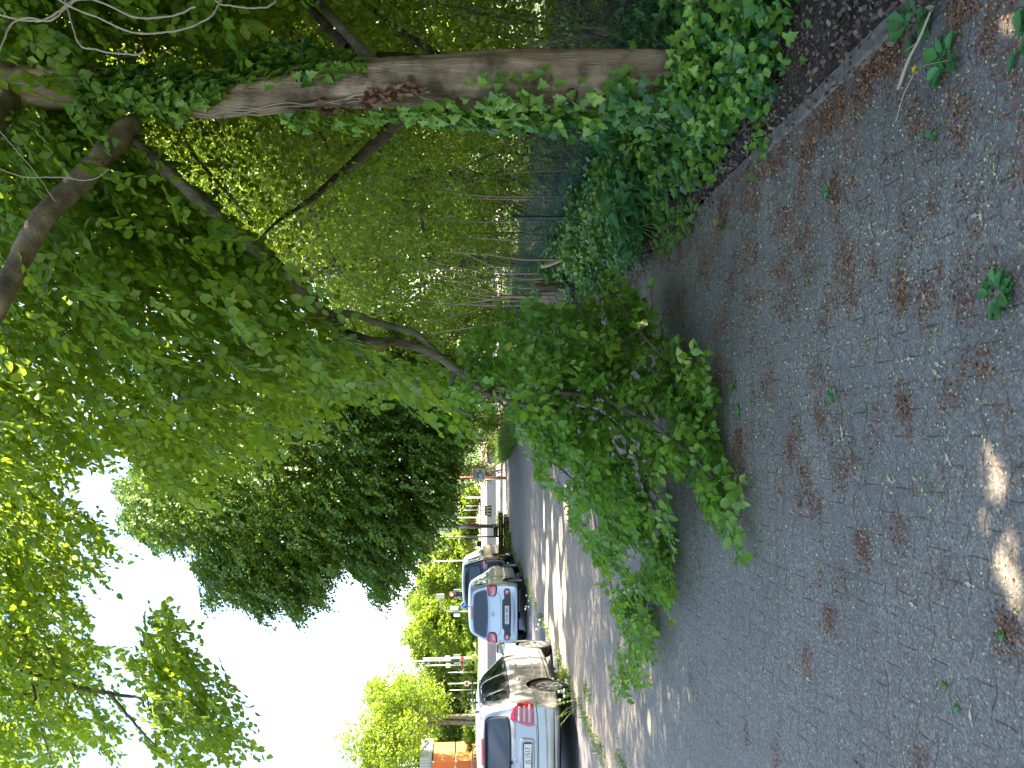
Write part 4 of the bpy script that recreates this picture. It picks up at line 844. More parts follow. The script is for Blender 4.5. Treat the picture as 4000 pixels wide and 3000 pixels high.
def rosette(label, dx, dy, n, L, flower=False, mat='herb', name="paving_weed", group="weeds growing in the paving joints", narrow=False):
    g = G(dx, dy); g[2] = float(gz(g[0], g[1])); t = thing(name, label, "weed", tuple(g), 0, group)
    a_ = rng.uniform(0, 6.28, n); d = np.stack([np.cos(a_), np.sin(a_), rng.uniform(.1, .7, n)], 1); pos = np.repeat(g[None], n, 0) + d * .012; pos[:, 2] = g[2] + .006
    for k in range(n):
        bias = np.array([rng.normal(.1, .15)])
        # toothed leaf: a chain of small lobes along the midrib
        if not narrow:
            m = 5; tt = np.linspace(.15, .9, m); dd = nrm(d[k:k + 1])[0]; sd = nrm(np.cross(UP, dd)); LL = L * rng.uniform(.6, 1.1)
            pp = []; de = []; sz = []
            for j, ti in enumerate(tt):
                q = pos[k] + dd * LL * ti - UP * LL * .35 * ti * ti
                for sg in (-1, 1): pp.append(q); de.append(dd * .8 + sd * sg * .9); sz.append(LL * .26 * (1.1 - .3 * abs(ti - .6)))
            pp.append(pos[k] + dd * LL * .3); de.append(dd - UP * .2); sz.append(LL * .72)
            foliage("leaf", t, ML[mat], np.array(pp), nrm(np.array(de)), updir(len(pp), .12), np.array(sz), 'elm', gap=False, ws=True)
    if narrow:
        foliage("leaves", t, ML[mat], pos, d, updir(n, .2), L * rng.uniform(.6, 1.1, n), 'elm', gap=False)
    if flower:
        f = g + np.array(flower if isinstance(flower, tuple) else (0.05, .06, .07)); b = MB(); b.tube(spline([g, (g + f) / 2 + [0, 0, .02], f], 8), .002, 5); b.build("flower_stalk", bpy.data.materials.get("green_stem"), t, True)
        n2 = 34; a_ = rng.uniform(0, 6.28, n2); d = np.stack([np.cos(a_), np.sin(a_), rng.uniform(.1, 1.2, n2)], 1)
        ym = bpy.data.materials.get("dandelion_yellow") or plain("dandelion_yellow", (.75, .50, .01), .6)
        V, F_, fs = leaves_geo(np.repeat(f[None], n2, 0), nrm(d), updir(n2, .3), np.full(n2, .017), 'lance'); link("flower", np_mesh("flower", V, F_, fs), ym, t, True)
rosette("large toothed dandelion rosette over the edging kerb near the right corner", 1985, 45, 9, .14)
rosette("toothed weed on the kerb stone beside the large dandelion rosette", 1995, 10, 5, .12)
rosette("dandelion with a yellow flower beside the pale twig", 2050, 130, 13, .10, (.02, .12, .05))
rosette("spreading weed clump at the bottom picture edge, the largest on the open paving", 2158, 632, 12, .085)
rosette("weed cut by the lower right corner", 2205, 95, 6, .09)
rosette("tiny weed between the dandelion and the edge litter", 2012, 305, 4, .045, narrow=True)
rosette("small weed just in front of the hanging limb", 1588, 830, 6, .06, narrow=True)
rosette("small weed left of the one in front of the hanging limb", 1600, 888, 5, .05, narrow=True)
rosette("weed in the middle of the paving, right of the pale seed wings", 1803, 855, 6, .05, narrow=True)
rosette("tiny weed at the left margin of the middle paving", 1545, 1115, 3, .04, narrow=True)
rosette("pair of small weeds by the bank corner below the ivy", 1565, 480, 5, .07, (.01, .03, .05), narrow=True)
rosette("weed in a joint near the foot of the bank", 1795, 410, 4, .05, narrow=True)
def lone(label, dx, dy, L, mat, rot, name, cat, group, shape='elm', wid=1):
    g = G(dx, dy, .006); V, F_, fs = leaves_geo(g[None], nrm(np.array([[math.cos(rot), math.sin(rot), .02]])), nrm(np.array([[.1, .1, 1.0]])), np.array([L]), shape, .05, .08)
    V = V.reshape(-1, 3); me = np_mesh(name, V, F_, fs, False, np.array([.75, .75])); o = link(name, me, ML[mat]); sm = o.modifiers.new("t", 'SOLIDIFY'); sm.thickness = .0008; return tag(o, label, cat, group)
lone("dull green fallen leaf on the paving at the lower left", 2168, 1362, .055, 'herb', 2.5, "fallen_leaf", "leaf", "fallen green leaves on the paving")
lone("green fallen leaf left of the yellowish one", 2072, 1530, .045, 'herb', 1.9, "fallen_leaf", "leaf", "fallen green leaves on the paving")
lone("yellow green lobed fallen leaf on the paving", 2042, 1488, .035, 'elm', .8, "fallen_leaf", "leaf", "fallen green leaves on the paving", 'ivy')
for dx, dy, rot in ((1880, 498, 0.3), (2112, 465, 1.4), (1998, 650, .5), (1968, 602, 1.5), (2025, 810, 1.0), (2030, 790, 1.2), (1968, 775, 1.5), (2050, 998, .7), (1818, 934, .4), (2098, 1265, 1.5), (2098, 1560, .3), (1700, 785, 1.3), (1915, 500, 1.6), (1820, 930, 2.8), (1925, 1040, 1.2), (1748, 1470, 1.5), (1975, 1310, 1.4), (2120, 480, .2)):
    g = G(dx, dy, .006); V, F_, fs = leaves_geo(np.stack([g, g]), nrm(np.array([[math.cos(rot), math.sin(rot), .03], [-math.cos(rot), -math.sin(rot), .0]])), np.array([[.1, 0, 1.0], [0, 0, 1.]]), np.array([.045, .02]), 'lance', .05, .1)
    o = link("seed_wing", np_mesh("seed_wing", V, F_, fs, False, np.full(4, .98)), ML['fleck']); tag(o, "small straw coloured winged seed lying on the paving", "seed", "winged seeds scattered on the paving")
b = MB(); b.tube(spline([G(2010, 25, .05), G(1985, 85, .035), G(1962, 130, .03), G(1940, 192, .012)], 18), np.linspace(.004, .0075, 18), 7); b.tube([G(1985, 90, .03), G(1955, 110, .02)], [.004, .002], 5)
tag(b.build("dry_twig", M_vine), "pale broken dry twig lying over the edging kerb beside the dandelion", "twig")
b = MB(); b.tube(spline([G(1975, 158, .012), G(1952, 205, .012), G(1935, 262, .008)], 12), .0022, 5); tag(b.build("thin_dry_stalk", M_vine), "thin dry stalk lying on the paving below the dry twig", "twig")
# ------------------------------------------------------------------ cars
def loft_body(st, name):
    """st rows: (y_bottom, y_belt, y_top, z_bottom, z_belt, z_top, halfwidth, roof halfwidth)"""
    V = []; ring = []
    for (yb, yl, yt, zb, zl, zt, w, wr) in st:
        zm = zb + (zl - zb) * .5; zg = zl + (zt - zl) * .86
        half = [(0, yb, zb), (w * .55, yb, zb), (w * .93, yb, zb), (w * .985, yb, zb + .07), (w, yb * .6 + yl * .4, zm), (w * .985, yl, zl - .05), (w * .955, yl, zl + .01), (wr + (w * .95 - wr) * .08, yt * .86 + yl * .14, zg), (wr * .90, yt, zt - .015), (wr * .5, yt, zt), (0, yt, zt + .01)]
        full = half + [(-x, y, z) for (x, y, z) in half[-2:0:-1]]
        ring.append([len(V) + i for i in range(len(full))]); V += full
    n = len(ring[0]); Fq = []
    for i in range(len(ring) - 1):
        for k in range(n): Fq.append([ring[i][k], ring[i][(k + 1) % n], ring[i + 1][(k + 1) % n], ring[i + 1][k]])
    def cap(rg, sg):
        m = 11; R = rg[:m]; L = [rg[0]] + rg[:m - 1:-1] + [rg[m - 1]]; mid = []
        for a, c in zip(R, L):
            q = (np.array(V[a]) + np.array(V[c])) / 2
            if a != c: q[1] += sg * .06 * (abs(V[a][0]) / .85) ** 2; V.append(tuple(q)); mid.append(len(V) - 1)
            else: mid.append(a)
        for i in range(m - 1):
            for q in ([R[i], R[i + 1], mid[i + 1], mid[i]], [mid[i], mid[i + 1], L[i + 1], L[i]]):
                q = list(dict.fromkeys(q))
                if len(q) > 2: Fq.append(q if sg < 0 else q[::-1])
    cap(ring[0], -1); cap(ring[-1], 1)
    me = bpy.data.meshes.new(name); me.from_pydata(V, [], Fq); me.update(); bm = bmesh.new(); bm.from_mesh(me); bmesh.ops.recalc_face_normals(bm, faces=bm.faces); bm.to_mesh(me); bm.free()
    return me
def bake(me, mods):
    o = bpy.data.objects.new("tmp", me); COL.objects.link(o); mods(o); bpy.context.view_layer.update()
    dg = bpy.context.evaluated_depsgraph_get(); m2 = bpy.data.meshes.new_from_object(o.evaluated_get(dg)); bpy.data.objects.remove(o); return m2
class Car:
    def __init__(s, name, label, loc, rz, st, mats, wheels, wr, group="cars parked along the kerb", hw=.86, rough=False):
        s.root = thing(name, label, "car", loc, rz, group); s.m = mats
        me = loft_body(st, "body")
        me = bake(me, lambda o: setattr(o.modifiers.new("s", 'SUBSURF'), "levels", 3) or setattr(o.modifiers[0], "render_levels", 3))
        bm = bmesh.new(); bm.from_mesh(me); s.bvh = BVHTree.FromBMesh(bm); bm.free()
        cut = []
        for (y) in wheels:
            b = MB()
            for sg in (-1, 1): b.cyl((sg * (hw - .24), y, wr), (sg * (hw + .2), y, wr), wr * 1.17, 32)
            c = b.build("cut", M_black); cut.append(c)
        def mods(o):
            for c in cut:
                q = o.modifiers.new("b", 'BOOLEAN'); q.operation = 'DIFFERENCE'; q.object = c; q.solver = 'EXACT'
        me2 = bake(me, mods)
        for c in cut: bpy.data.objects.remove(c)
        me2.materials.clear()
        s.body = link("body", me2, [mats['paint'], M_black], s.root)
        for p in me2.polygons:
            c = p.center; p.use_smooth = True; p.material_index = 0
            if abs(c.x) < hw - .03 and c.z < wr * 2.3 and min(abs(c.y - y) for y in wheels) < wr * 1.25 and min((c.y - y) ** 2 + (c.z - wr) ** 2 for y in wheels) < (wr * 1.2) ** 2: p.material_index = 1; p.use_smooth = False
            if c.z < st[2][3] + .03 and p.normal.z < -.5: p.material_index = 1
        for y in wheels:
            for sg in (-1, 1): s.wheel(sg * (hw - .03), y, wr, sg)
    def wheel(s, x, y, r, sg):
        w = bpy.data.objects.new("wheel", None); COL.objects.link(w); w.parent = s.root; w.location = (x, y, r)
        b = MB(); ro = r * .67; b.ring([(ro, .0), (r * .80, .016), (r * .93, .012), (r * .995, -.02), (r, -.07), (r, -.15), (r * .93, -.19), (ro, -.19)], (0, 0, 0), (sg, 0, 0), 40)
        for k in range(3): b.ring([(r * 1.003, -.045 - k * .035), (r * .985, -.05 - k * .035), (r * 1.003, -.055 - k * .035)], (0, 0, 0), (sg, 0, 0), 40)
        b.build("tyre", M_tyre, w)
        b = MB(); b.ring([(ro * 1.01, .006), (ro * .97, .012), (ro * .92, .0), (ro * .90, -.12)], (0, 0, 0), (sg, 0, 0), 40); b.ring([(.001, .004), (.03, .004), (.055, -.006), (.062, -.03)], (0, 0, 0), (sg, 0, 0), 20)
        for k in range(s.m.get('spokes', 7)):
            t = k * 2 * math.pi / s.m.get('spokes', 7) + .3; d = np.array([0, math.cos(t), math.sin(t)]); e = np.array([0, -math.sin(t), math.cos(t)])
            q = []
            for rr, ww, xx in ((.04, .022, -.004), (ro * .55, .020, -.002), (ro * .95, .034, .004)):
                for dx in (0, -.03): q += [d * rr + e * ww + [sg * (xx + dx), 0, 0], d * rr - e * ww + [sg * (xx + dx), 0, 0]]
            b.add(q, [[0, 1, 5, 4], [4, 5, 9, 8], [0, 4, 6, 2], [4, 8, 10, 6], [1, 3, 7, 5], [5, 7, 11, 9], [8, 9, 11, 10], [2, 6, 7, 3], [6, 10, 11, 7]])
        b.ring([(.001, -.07), (ro * .55, -.07), (ro * .55, -.085)], (0, 0, 0), (sg, 0, 0), 30, 1); b.ring([(.001, -.125), (ro, -.125)], (0, 0, 0), (sg, 0, 0), 30, 1)
        b.build("rim", [M_alloy, M_black], w)
    def patch(s, name, mat, poly, A, B, D, off=.005, parent=None, cuts=3, thick=.004, org=None):
        """closed outline in the plane (A,B), thrown along D on to the body"""
        for _ in range(2 if len(poly) < 12 else 0):
            q = []
            for i in range(len(poly)):
                a, c_ = np.array(poly[i]), np.array(poly[(i + 1) % len(poly)]); q += [tuple(a * .82 + c_ * .18), tuple(a * .18 + c_ * .82)]
            poly = q
        A, B, D = Vector(A).normalized(), Vector(B).normalized(), Vector(D).normalized(); O = Vector(org or (0, 0, 0)) - D * 4
        bm = bmesh.new(); vs_ = [bm.verts.new((x, y, 0)) for x, y in poly]; es = [bm.edges.new((vs_[i], vs_[(i + 1) % len(vs_)])) for i in range(len(vs_))]
        bmesh.ops.triangle_fill(bm, edges=es, use_beauty=True); 
        for _ in range(cuts): bmesh.ops.subdivide_edges(bm, edges=[e for e in bm.edges if e.calc_length() > .045], cuts=1, use_grid_fill=True); bmesh.ops.triangulate(bm, faces=[f for f in bm.faces if len(f.verts) > 4])
        for v in bm.verts:
            q = O + A * v.co.x + B * v.co.y; h = s.bvh.ray_cast(q, D)
            if h[0] is None: h2 = s.bvh.find_nearest(q + D * 3.6); v.co = h2[0] + h2[1] * off
            else:
                nn = h[1] if h[1].dot(D) < 0 else -h[1]; v.co = h[0] + nn * off
        bmesh.ops.recalc_face_normals(bm, faces=bm.faces); bm.normal_update()
        if sum((f.normal.dot(D) for f in bm.faces)) > 0: bmesh.ops.reverse_faces(bm, faces=bm.faces)
        me = bpy.data.meshes.new(name); bm.to_mesh(me); bm.free(); me.polygons.foreach_set("use_smooth", np.ones(len(me.polygons), bool))
        o = link(name, me, mat, parent or s.root); m = o.modifiers.new("t", 'SOLIDIFY'); m.thickness = thick; m.offset = 1; return o
    def rear(s, name, mat, poly, **k): return s.patch(name, mat, poly, (1, 0, 0), (0, 0, 1), (0, 1, 0), **k)
    def side(s, name, mat, poly, sg=1, **k): return s.patch(name, mat, poly, (0, 1, 0), (0, 0, 1), (-sg, 0, 0), **k)
    def corner(s, name, mat, poly, sg=1, ang=45, **k):
        a = R_(ang); D = (-sg * math.sin(a), math.cos(a), 0); A = (math.cos(a), sg * math.sin(a), 0); return s.patch(name, mat, poly, A, (0, 0, 1), D, **k)
    def line(s, name, pts, A, D, w=.006, mat=None, off=.0015, parent=None):
        """thin seam following the body"""
        b = MB(); A = Vector(A); D = Vector(D).normalized(); q = []
        sp = spline(np.array([(p[0], p[1], 0) for p in pts]), 26)
        for x, z, _ in sp:
            o = A.normalized() * x + Vector((0, 0, z)) - D * 4; h = s.bvh.ray_cast(o, D)
            if h[0] is not None: nn = h[1] if h[1].dot(D) < 0 else -h[1]; q.append(np.array(h[0] + nn * off))
        if len(q) > 2: b.tube(np.array(q), w / 2, 5); b.build(name, mat or M_black, parent or s.body)
    def text(s, txt, size, x, z, y, mat, name="lettering", parent=None, sx=1.0, rot=(R_(90), 0, 0), ext=.001):
        cu = bpy.data.curves.new(name, 'FONT'); cu.body = txt; cu.size = size; cu.extrude = ext; cu.align_x = 'CENTER'; cu.align_y = 'CENTER'
        o = bpy.data.objects.new(name, cu); COL.objects.link(o); dg = bpy.context.evaluated_depsgraph_get(); bpy.context.view_layer.update(); me = bpy.data.meshes.new_from_object(o.evaluated_get(dg)); bpy.data.objects.remove(o)
        o = link(name, me, mat, parent or s.root); o.location = (x, y, z); o.rotation_euler = rot; o.scale = (sx, 1, 1); return o
def rearY(c, x, z):
    h = c.bvh.ray_cast(Vector((x, -4, z)), Vector((0, 1, 0))); return h[0].y
def rpoly(x0, x1, z0, z1, r=.03):
    out = []
    for cx, cz, a0 in ((x1 - r, z1 - r, 0), (x0 + r, z1 - r, 90), (x0 + r, z0 + r, 180), (x1 - r, z0 + r, 270)):
        for k in range(4): a = R_(a0 + k * 30); out.append((cx + r * math.cos(a), cz + r * math.sin(a)))
    return out
M_int = plain("car_interior", (.03, .03, .032), .8)
silver = paint("silver_paint", (.40, .405, .40), .45, .34); whitep = paint("pale_blue_paint", (.40, .46, .54), .3, .3, .2); blackp = paint("black_paint", (.008, .008, .009), .0, .2, .05, .35); darkp = paint("dark_blue_paint", (.03, .04, .055), .3, .25)

ST_E = [(.06, .16, .55, .34, .93, 1.33, .78, .54), (.03, .13, .50, .30, .93, 1.36, .80, .56), (.10, .22, .58, .22, .94, 1.42, .845, .585), (.55, .62, .85, .19, .935, 1.455, .86, .60), (1.5, 1.5, 1.5, .17, .925, 1.475, .865, .61), (2.3, 2.3, 2.25, .17, .915, 1.455, .865, .60), (2.9, 2.95, 2.62, .17, .905, 1.40, .865, .575), (3.35, 3.42, 3.30, .18, .90, 1.01, .86, .66), (3.7, 3.7, 3.7, .20, .86, .92, .85, .62), (4.3, 4.3, 4.3, .22, .72, .78, .80, .58), (4.50, 4.48, 4.46, .30, .62, .66, .70, .50)]
g = G(1100 + 0, 1636)
EST = Car("estate_car", "silver estate car parked at the kerb, nearest and leftmost, cut by the picture edge", (-4.79, 12.6, -.03), R_(.3), ST_E, {'paint': silver, 'spokes': 7}, (.98, 3.70), .315)
c = EST
c.rear("rear_window", M_glass, [(-.60, .99), (.60, .99), (.575, 1.12), (.50, 1.30), (.44, 1.335), (-.44, 1.335), (-.50, 1.30), (-.575, 1.12)], cuts=4)
c.rear("window_seal", M_black, [(-.625, .965), (.625, .965), (.60, 1.13), (.52, 1.315), (.45, 1.355), (-.45, 1.355), (-.52, 1.315), (-.60, 1.13)], cuts=4, off=.002, thick=.002)
c.rear("brake_light", M_lens, rpoly(-.20, .20, 1.365, 1.392, .012), off=.008)
gm = MB()   # dog guard seen through the window
for k in range(25): gm.cyl((-.55 + k * .046, 1.05, .98), (-.55 + k * .046, 1.0, 1.36), .003, 4)
for k in range(8): gm.cyl((-.56, 1.04, 1.0 + k * .05), (.56, 1.04, 1.0 + k * .05), .003, 4)
for sg in (1, -1):
    tl = c.corner("tail_light", M_lens, [(sg * a, z) for a, z in ((.42, .63), (.70, .64), (.735, .70), (.74, .80), (.72, .87), (.675, .93), (.60, .97), (.56, .975), (.53, .93), (.47, .80))], sg, 42, org=(0, 0, 0), cuts=4, off=.006)
    for k in range(3): c.corner("clear_strip", M_clear, [(sg * a, z) for a, z in ((.52 - k * .015, .865 - k * .075), (.675, .862 - k * .075), (.675, .826 - k * .075), (.51 - k * .015, .829 - k * .075))], sg, 42, off=.013, parent=tl, cuts=3, thick=.002)
c.rear("plate_recess", silver, rpoly(-.33, .33, .63, .84, .04), off=.004, thick=.012)
c.rear("plate_recess_inner", plain("recess_shade", (.16, .16, .17), .5), rpoly(-.29, .29, .655, .80, .015), off=.012, thick=.006)
py = rearY(c, 0, .73) - .026
b = MB(); b.box((0, 0, 0), (.52, .006, .112), bev=.004); pl = b.build("licence_plate", M_plate, c.root); pl.location = (0, py, .725)
b = MB(); b.box((0, .004, 0), (.54, .006, .13), bev=.004); o = b.build("plate_frame", M_black, pl)
c.text("JS 1517", .098, .098, 0, -.0035, M_ink, "plate_text", pl, .80)
em = MB(); ey = rearY(c, 0, .895) - .012
em.ring([(.036, -.003), (.040, .0), (.036, .003), (.034, 0)], (0, ey, .895), (0, -1, 0), 28)
for k in range(3): t = math.pi / 2 + k * 2.094; em.tube([(0, ey, .895), (math.cos(t) * .036, ey, .895 + math.sin(t) * .036)], [.007, .001], 5)
em.build("emblem", M_chrome, c.root)
b = MB()
for k in range(9): b.box((.33 + k * .027, rearY(c, .33 + k * .027, .915) - .004, .915), (.017, .004, .018 if k % 2 else .014))
b.build("badge_script", plain("red_badge", (.5, .12, .08), .4), c.root)
c.line("tailgate_seam", [(-.60, .95), (-.58, .80), (-.53, .62), (-.46, .595), (0, .59), (.46, .595), (.53, .62), (.58, .80), (.60, .95)], (1, 0, 0), (0, 1, 0), .008)
c.line("bumper_seam", [(-.80, .60), (-.5, .575), (0, .57), (.5, .575), (.80, .60)], (1, 0, 0), (0, 1, 0), .012)
c.line("bumper_strip", [(-.78, .47), (-.4, .45), (0, .445), (.4, .45), (.78, .47)], (1, 0, 0), (0, 1, 0), .02, silver)
c.line("bumper_lip", [(-.74, .34), (0, .33), (.74, .34)], (1, 0, 0), (0, 1, 0), .012)
b = MB(); b.tube(spline([(-.02, rearY(c, 0, .985) - .03, .975), (-.10, rearY(c, -.1, 1.0) - .03, .998), (-.38, rearY(c, -.38, 1.02) - .022, 1.02)], 8), [.014] * 2 + [.008] * 6, 6); b.ring([(.001, -.02), (.026, -.01), (.03, .02)], (-.02, rearY(c, 0, .975) - .02, .968), (0, -1, 0), 14); b.build("wiper", M_black, c.root)
WIN = [[(.50, .965), (.98, .97), (1.10, 1.34), (.88, 1.335), (.62, 1.22), (.50, 1.06)], [(1.03, .97), (1.88, .965), (1.88, 1.385), (1.15, 1.37)], [(1.94, .965), (2.95, .955), (2.98, .99), (2.62, 1.25), (2.30, 1.38), (1.94, 1.39)]]
for sg in (1, -1):
    for wp in WIN: c.side("side_window", M_glass, wp, sg, cuts=4, off=.009)
    c.side("window_trim", M_black, [(.46, .945), (3.02, .935), (3.04, .975), (2.64, 1.28), (2.32, 1.41), (1.1, 1.405), (.84, 1.37), (.56, 1.25), (.46, 1.08)], sg, cuts=6, off=.005, thick=.002)
    for pts in ([(1.95, .93), (1.95, .5), (1.93, .24)], [(1.08, .93), (1.12, .75), (1.32, .5), (1.40, .26), (1.93, .235)], [(2.98, .90), (3.0, .6), (2.96, .3), (2.6, .235), (1.93, .235)], [(.10, .585), (.4, .60), (.62, .60)]):
        c.line("door_seam", pts, (0, 1, 0), (-sg, 0, 0), .007)
    c.line("rub_strip", [(1.36, .52), (2.2, .51), (2.96, .50), (3.35, .50)], (0, 1, 0), (-sg, 0, 0), .045, silver, .004)
    c.line("sill_line", [(1.34, .30), (2.2, .285), (3.2, .29)], (0, 1, 0), (-sg, 0, 0), .02, M_black)
    for y in (1.22, 2.08): 
        h = c.bvh.ray_cast(Vector((sg * 3, y + .08, .80)), Vector((-sg, 0, 0)))[0]; b = MB(); b.tube(spline([h + Vector((0, -.09, 0)), h + Vector((sg * .035, -.05, 0)), h + Vector((sg * .035, .05, 0)), h + Vector((0, .09, 0))], 10), .012, 7); b.build("door_handle", silver, c.root)
    b = MB(); b.tube(spline([(sg * .56, .62, 1.43), (sg * .575, .70, 1.50), (sg * .60, 1.5, 1.525), (sg * .59, 2.3, 1.505), (sg * .57, 2.42, 1.43)], 30), .016, 8)
    for y in (1.0, 1.9): b.cyl((sg * .59, y, 1.44), (sg * .595, y, 1.52), .014, 8)
    b.build("roof_rail", M_black, c.root)
    m = MB(); m.box((sg * .98, 2.86, 1.0), (.20, .11, .15), bev=.04); m.cyl((sg * .84, 2.9, .95), (sg * .92, 2.88, .97), .02, 8); mm = m.build("wing_mirror", M_black, c.root)
    m = MB(); m.box((sg * .975, 2.807, .99), (.16, .006, .11), bev=.002); m.build("mirror_glass", M_chrome, mm)
    c.side("fuel_flap", silver, rpoly(.58, .76, .70, .86, .04), sg, off=.002, thick=.002) if sg > 0 else None
c.patch("windscreen", M_glass, [(-.66, .0), (.66, .0), (.52, .62), (-.52, .62)], (1, 0, 0), (0, -.8, .55), (0, -.6, -.8), org=(0, 3.32, 1.02), cuts=4)
b = MB(); b.cyl((.0, .75, 1.47), (.0, .68, 1.60), .004, 5); b.build("aerial", M_black, c.root)
b = MB(); b.cyl((-.45, -.02, .27), (-.45, .2, .27), .028, 14); b.build("exhaust", M_chrome, c.root)

ST_H = [(.10, .15, .36, .34, .98, 1.38, .70, .52), (.03, .10, .32, .28, .98, 1.42, .735, .545), (.10, .17, .38, .22, .99, 1.475, .785, .575), (.5, .5, .65, .19, .98, 1.515, .80, .60), (1.2, 1.2, 1.2, .18, .955, 1.535, .80, .605), (1.8, 1.8, 1.75, .18, .935, 1.515, .80, .60), (2.2, 2.25, 2.05, .18, .92, 1.45, .80, .575), (2.75, 2.8, 2.72, .19, .90, 1.03, .79, .62), (3.1, 3.1, 3.1, .21, .82, .88, .77, .57), (3.45, 3.45, 3.43, .24, .68, .72, .70, .50), (3.56, 3.54, 3.52, .32, .56, .60, .58, .42)]
HAT = Car("hatchback_car", "small pale blue hatchback parked between the silver estate and the black van", (-4.66, 22.2, -.03), R_(-.8), ST_H, {'paint': whitep, 'spokes': 8}, (.62, 3.0), .285, hw=.80)
c = HAT
c.rear("rear_window", M_glass, [(-.62, 1.06), (-.3, 1.03), (0, 1.022), (.3, 1.03), (.62, 1.06), (.60, 1.18), (.52, 1.35), (.45, 1.39), (-.45, 1.39), (-.52, 1.35), (-.60, 1.18)], cuts=4)
c.rear("brake_light", M_lens, rpoly(-.17, .17, 1.425, 1.452, .012), off=.008)
for sg in (1, -1):
    tl = c.corner("tail_light", M_lens, [(sg * a, z) for a, z in ((.46, .86), (.52, .81), (.62, .80), (.69, .83), (.715, .93), (.70, 1.02), (.60, 1.03), (.48, 1.0))], sg, 35, cuts=4, off=.012)
    c.corner("tail_light_rim", M_black, [(sg * a, z) for a, z in ((.44, .85), (.51, .795), (.63, .785), (.705, .82), (.73, .93), (.715, 1.035), (.60, 1.045), (.465, 1.015))], sg, 35, cuts=4, off=.006)
    c.corner("clear_strip", M_clear, [(sg * a, z) for a, z in ((.50, .86), (.60, .83), (.60, .90), (.50, .92))], sg, 35, cuts=2, off=.018, parent=tl)
c.rear("bumper_insert", plain("dark_grey_plastic", (.035, .036, .04), .5), [(-.66, .47), (-.55, .44), (0, .425), (.55, .44), (.66, .47), (.67, .58), (.60, .62), (.42, .60), (.35, .66), (-.35, .66), (-.42, .60), (-.60, .62), (-.67, .58)], cuts=4, off=.004)
for sg in (1, -1): c.rear("reflector", M_lens, [(sg * .585 + .065 * math.cos(t), .53 + .065 * math.sin(t)) for t in np.linspace(0, 6.0, 14)], off=.014, cuts=2)
b = MB(); b.box((0, 0, 0), (.50, .006, .11), bev=.004); py = rearY(c, .0, .535) - .035; pl = b.build("licence_plate", M_plate, c.root); pl.location = (-.02, py, .535)
b = MB(); b.box((-.228, -.001, 0), (.042, .008, .108)); b.build("plate_band", M_blue, pl)
c.text("KR:BP 1808", .092, .022, 0, -.0038, M_ink, "plate_text", pl, .82)
em = MB(); ey = rearY(c, 0, .90) - .014; n = 26; el = [(math.cos(t) * .068, ey, .90 + math.sin(t) * .042) for t in np.linspace(0, 2 * math.pi, n)]; em.tube(el, .006, 6)
em.tube([(-.036, ey, .878), (-.022, ey, .922)], .006, 6); em.tube([(.022, ey, .878), (.036, ey, .922)], .006, 6); em.tube([(-.03, ey, .896), (.03, ey, .904)], .006, 6); em.build("emblem", M_chrome, c.root)
c.text("i10", .075, .44, .905, rearY(c, .44, .90) - .006, M_chrome, "model_badge")
c.line("tailgate_seam", [(-.62, 1.05), (-.60, .86), (-.50, .72), (-.42, .70), (0, .69), (.42, .70), (.50, .72), (.60, .86), (.62, 1.05)], (1, 0, 0), (0, 1, 0), .008)
for sg in (1, -1):
    for wp in ([(.45, 1.02), (1.12, 1.0), (1.12, 1.40), (.72, 1.36), (.50, 1.20)], [(1.20, 1.0), (2.28, .985), (1.95, 1.30), (1.70, 1.43), (1.20, 1.42)]): c.side("side_window", M_glass, wp, sg, cuts=4, off=.004)
    c.line("door_seam", [(1.16, .95), (1.16, .6), (1.14, .26)], (0, 1, 0), (-sg, 0, 0), .008); c.line("rub_strip", [(.95, .52), (1.6, .51), (2.5, .50)], (0, 1, 0), (-sg, 0, 0), .04, blackp, .004)
    m = MB(); m.box((sg * .90, 2.2, 1.03), (.15, .09, .12), bev=.03); m.cyl((sg * .78, 2.2, .99), (sg * .86, 2.2, 1.01), .018, 8); m.build("wing_mirror", whitep, c.root)
b = MB(); b.cyl((.10, .62, 1.50), (.10, .52, 1.62), .005, 5); b.ring([(.001, .02), (.02, .01), (.025, 0)], (.10, .64, 1.515), (0, 0, 1), 10); b.build("aerial", M_black, c.root)

ST_V = [(.08, .12, .30, .36, 1.02, 1.55, .80, .60), (.02, .07, .27, .30, 1.02, 1.60, .83, .63), (.10, .14, .36, .24, 1.03, 1.665, .875, .66), (.6, .6, .7, .20, 1.03, 1.70, .89, .68), (1.6, 1.6, 1.6, .18, 1.01, 1.71, .89, .68), (2.6, 2.6, 2.5, .18, .99, 1.67, .89, .67), (3.0, 3.0, 2.8, .18, .98, 1.58, .89, .64), (3.6, 3.65, 3.55, .19, .96, 1.08, .88, .70), (4.0, 4.0, 4.0, .21, .88, .95, .86, .62), (4.4, 4.4, 4.4, .26, .70, .76, .78, .54), (4.5, 4.5, 4.5, .34, .60, .64, .66, .45)]
VAN = Car("black_van", "shiny black tall car parked ahead of the pale blue hatchback at the kerb", (-4.86, 27.6, -.03), R_(.5), ST_V, {'paint': blackp, 'spokes': 6}, (.85, 3.60), .32, hw=.89)
c = VAN
c.rear("rear_window", M_glass, [(-.66, 1.10), (.66, 1.10), (.63, 1.3), (.57, 1.50), (-.57, 1.50), (-.63, 1.3)], cuts=4)
sv = MB(); sv.tube(spline([(-.60, .30, 1.60), (0, .27, 1.64), (.60, .30, 1.60)], 14), .03, 6); sv.build("roof_spoiler", silver, c.root)
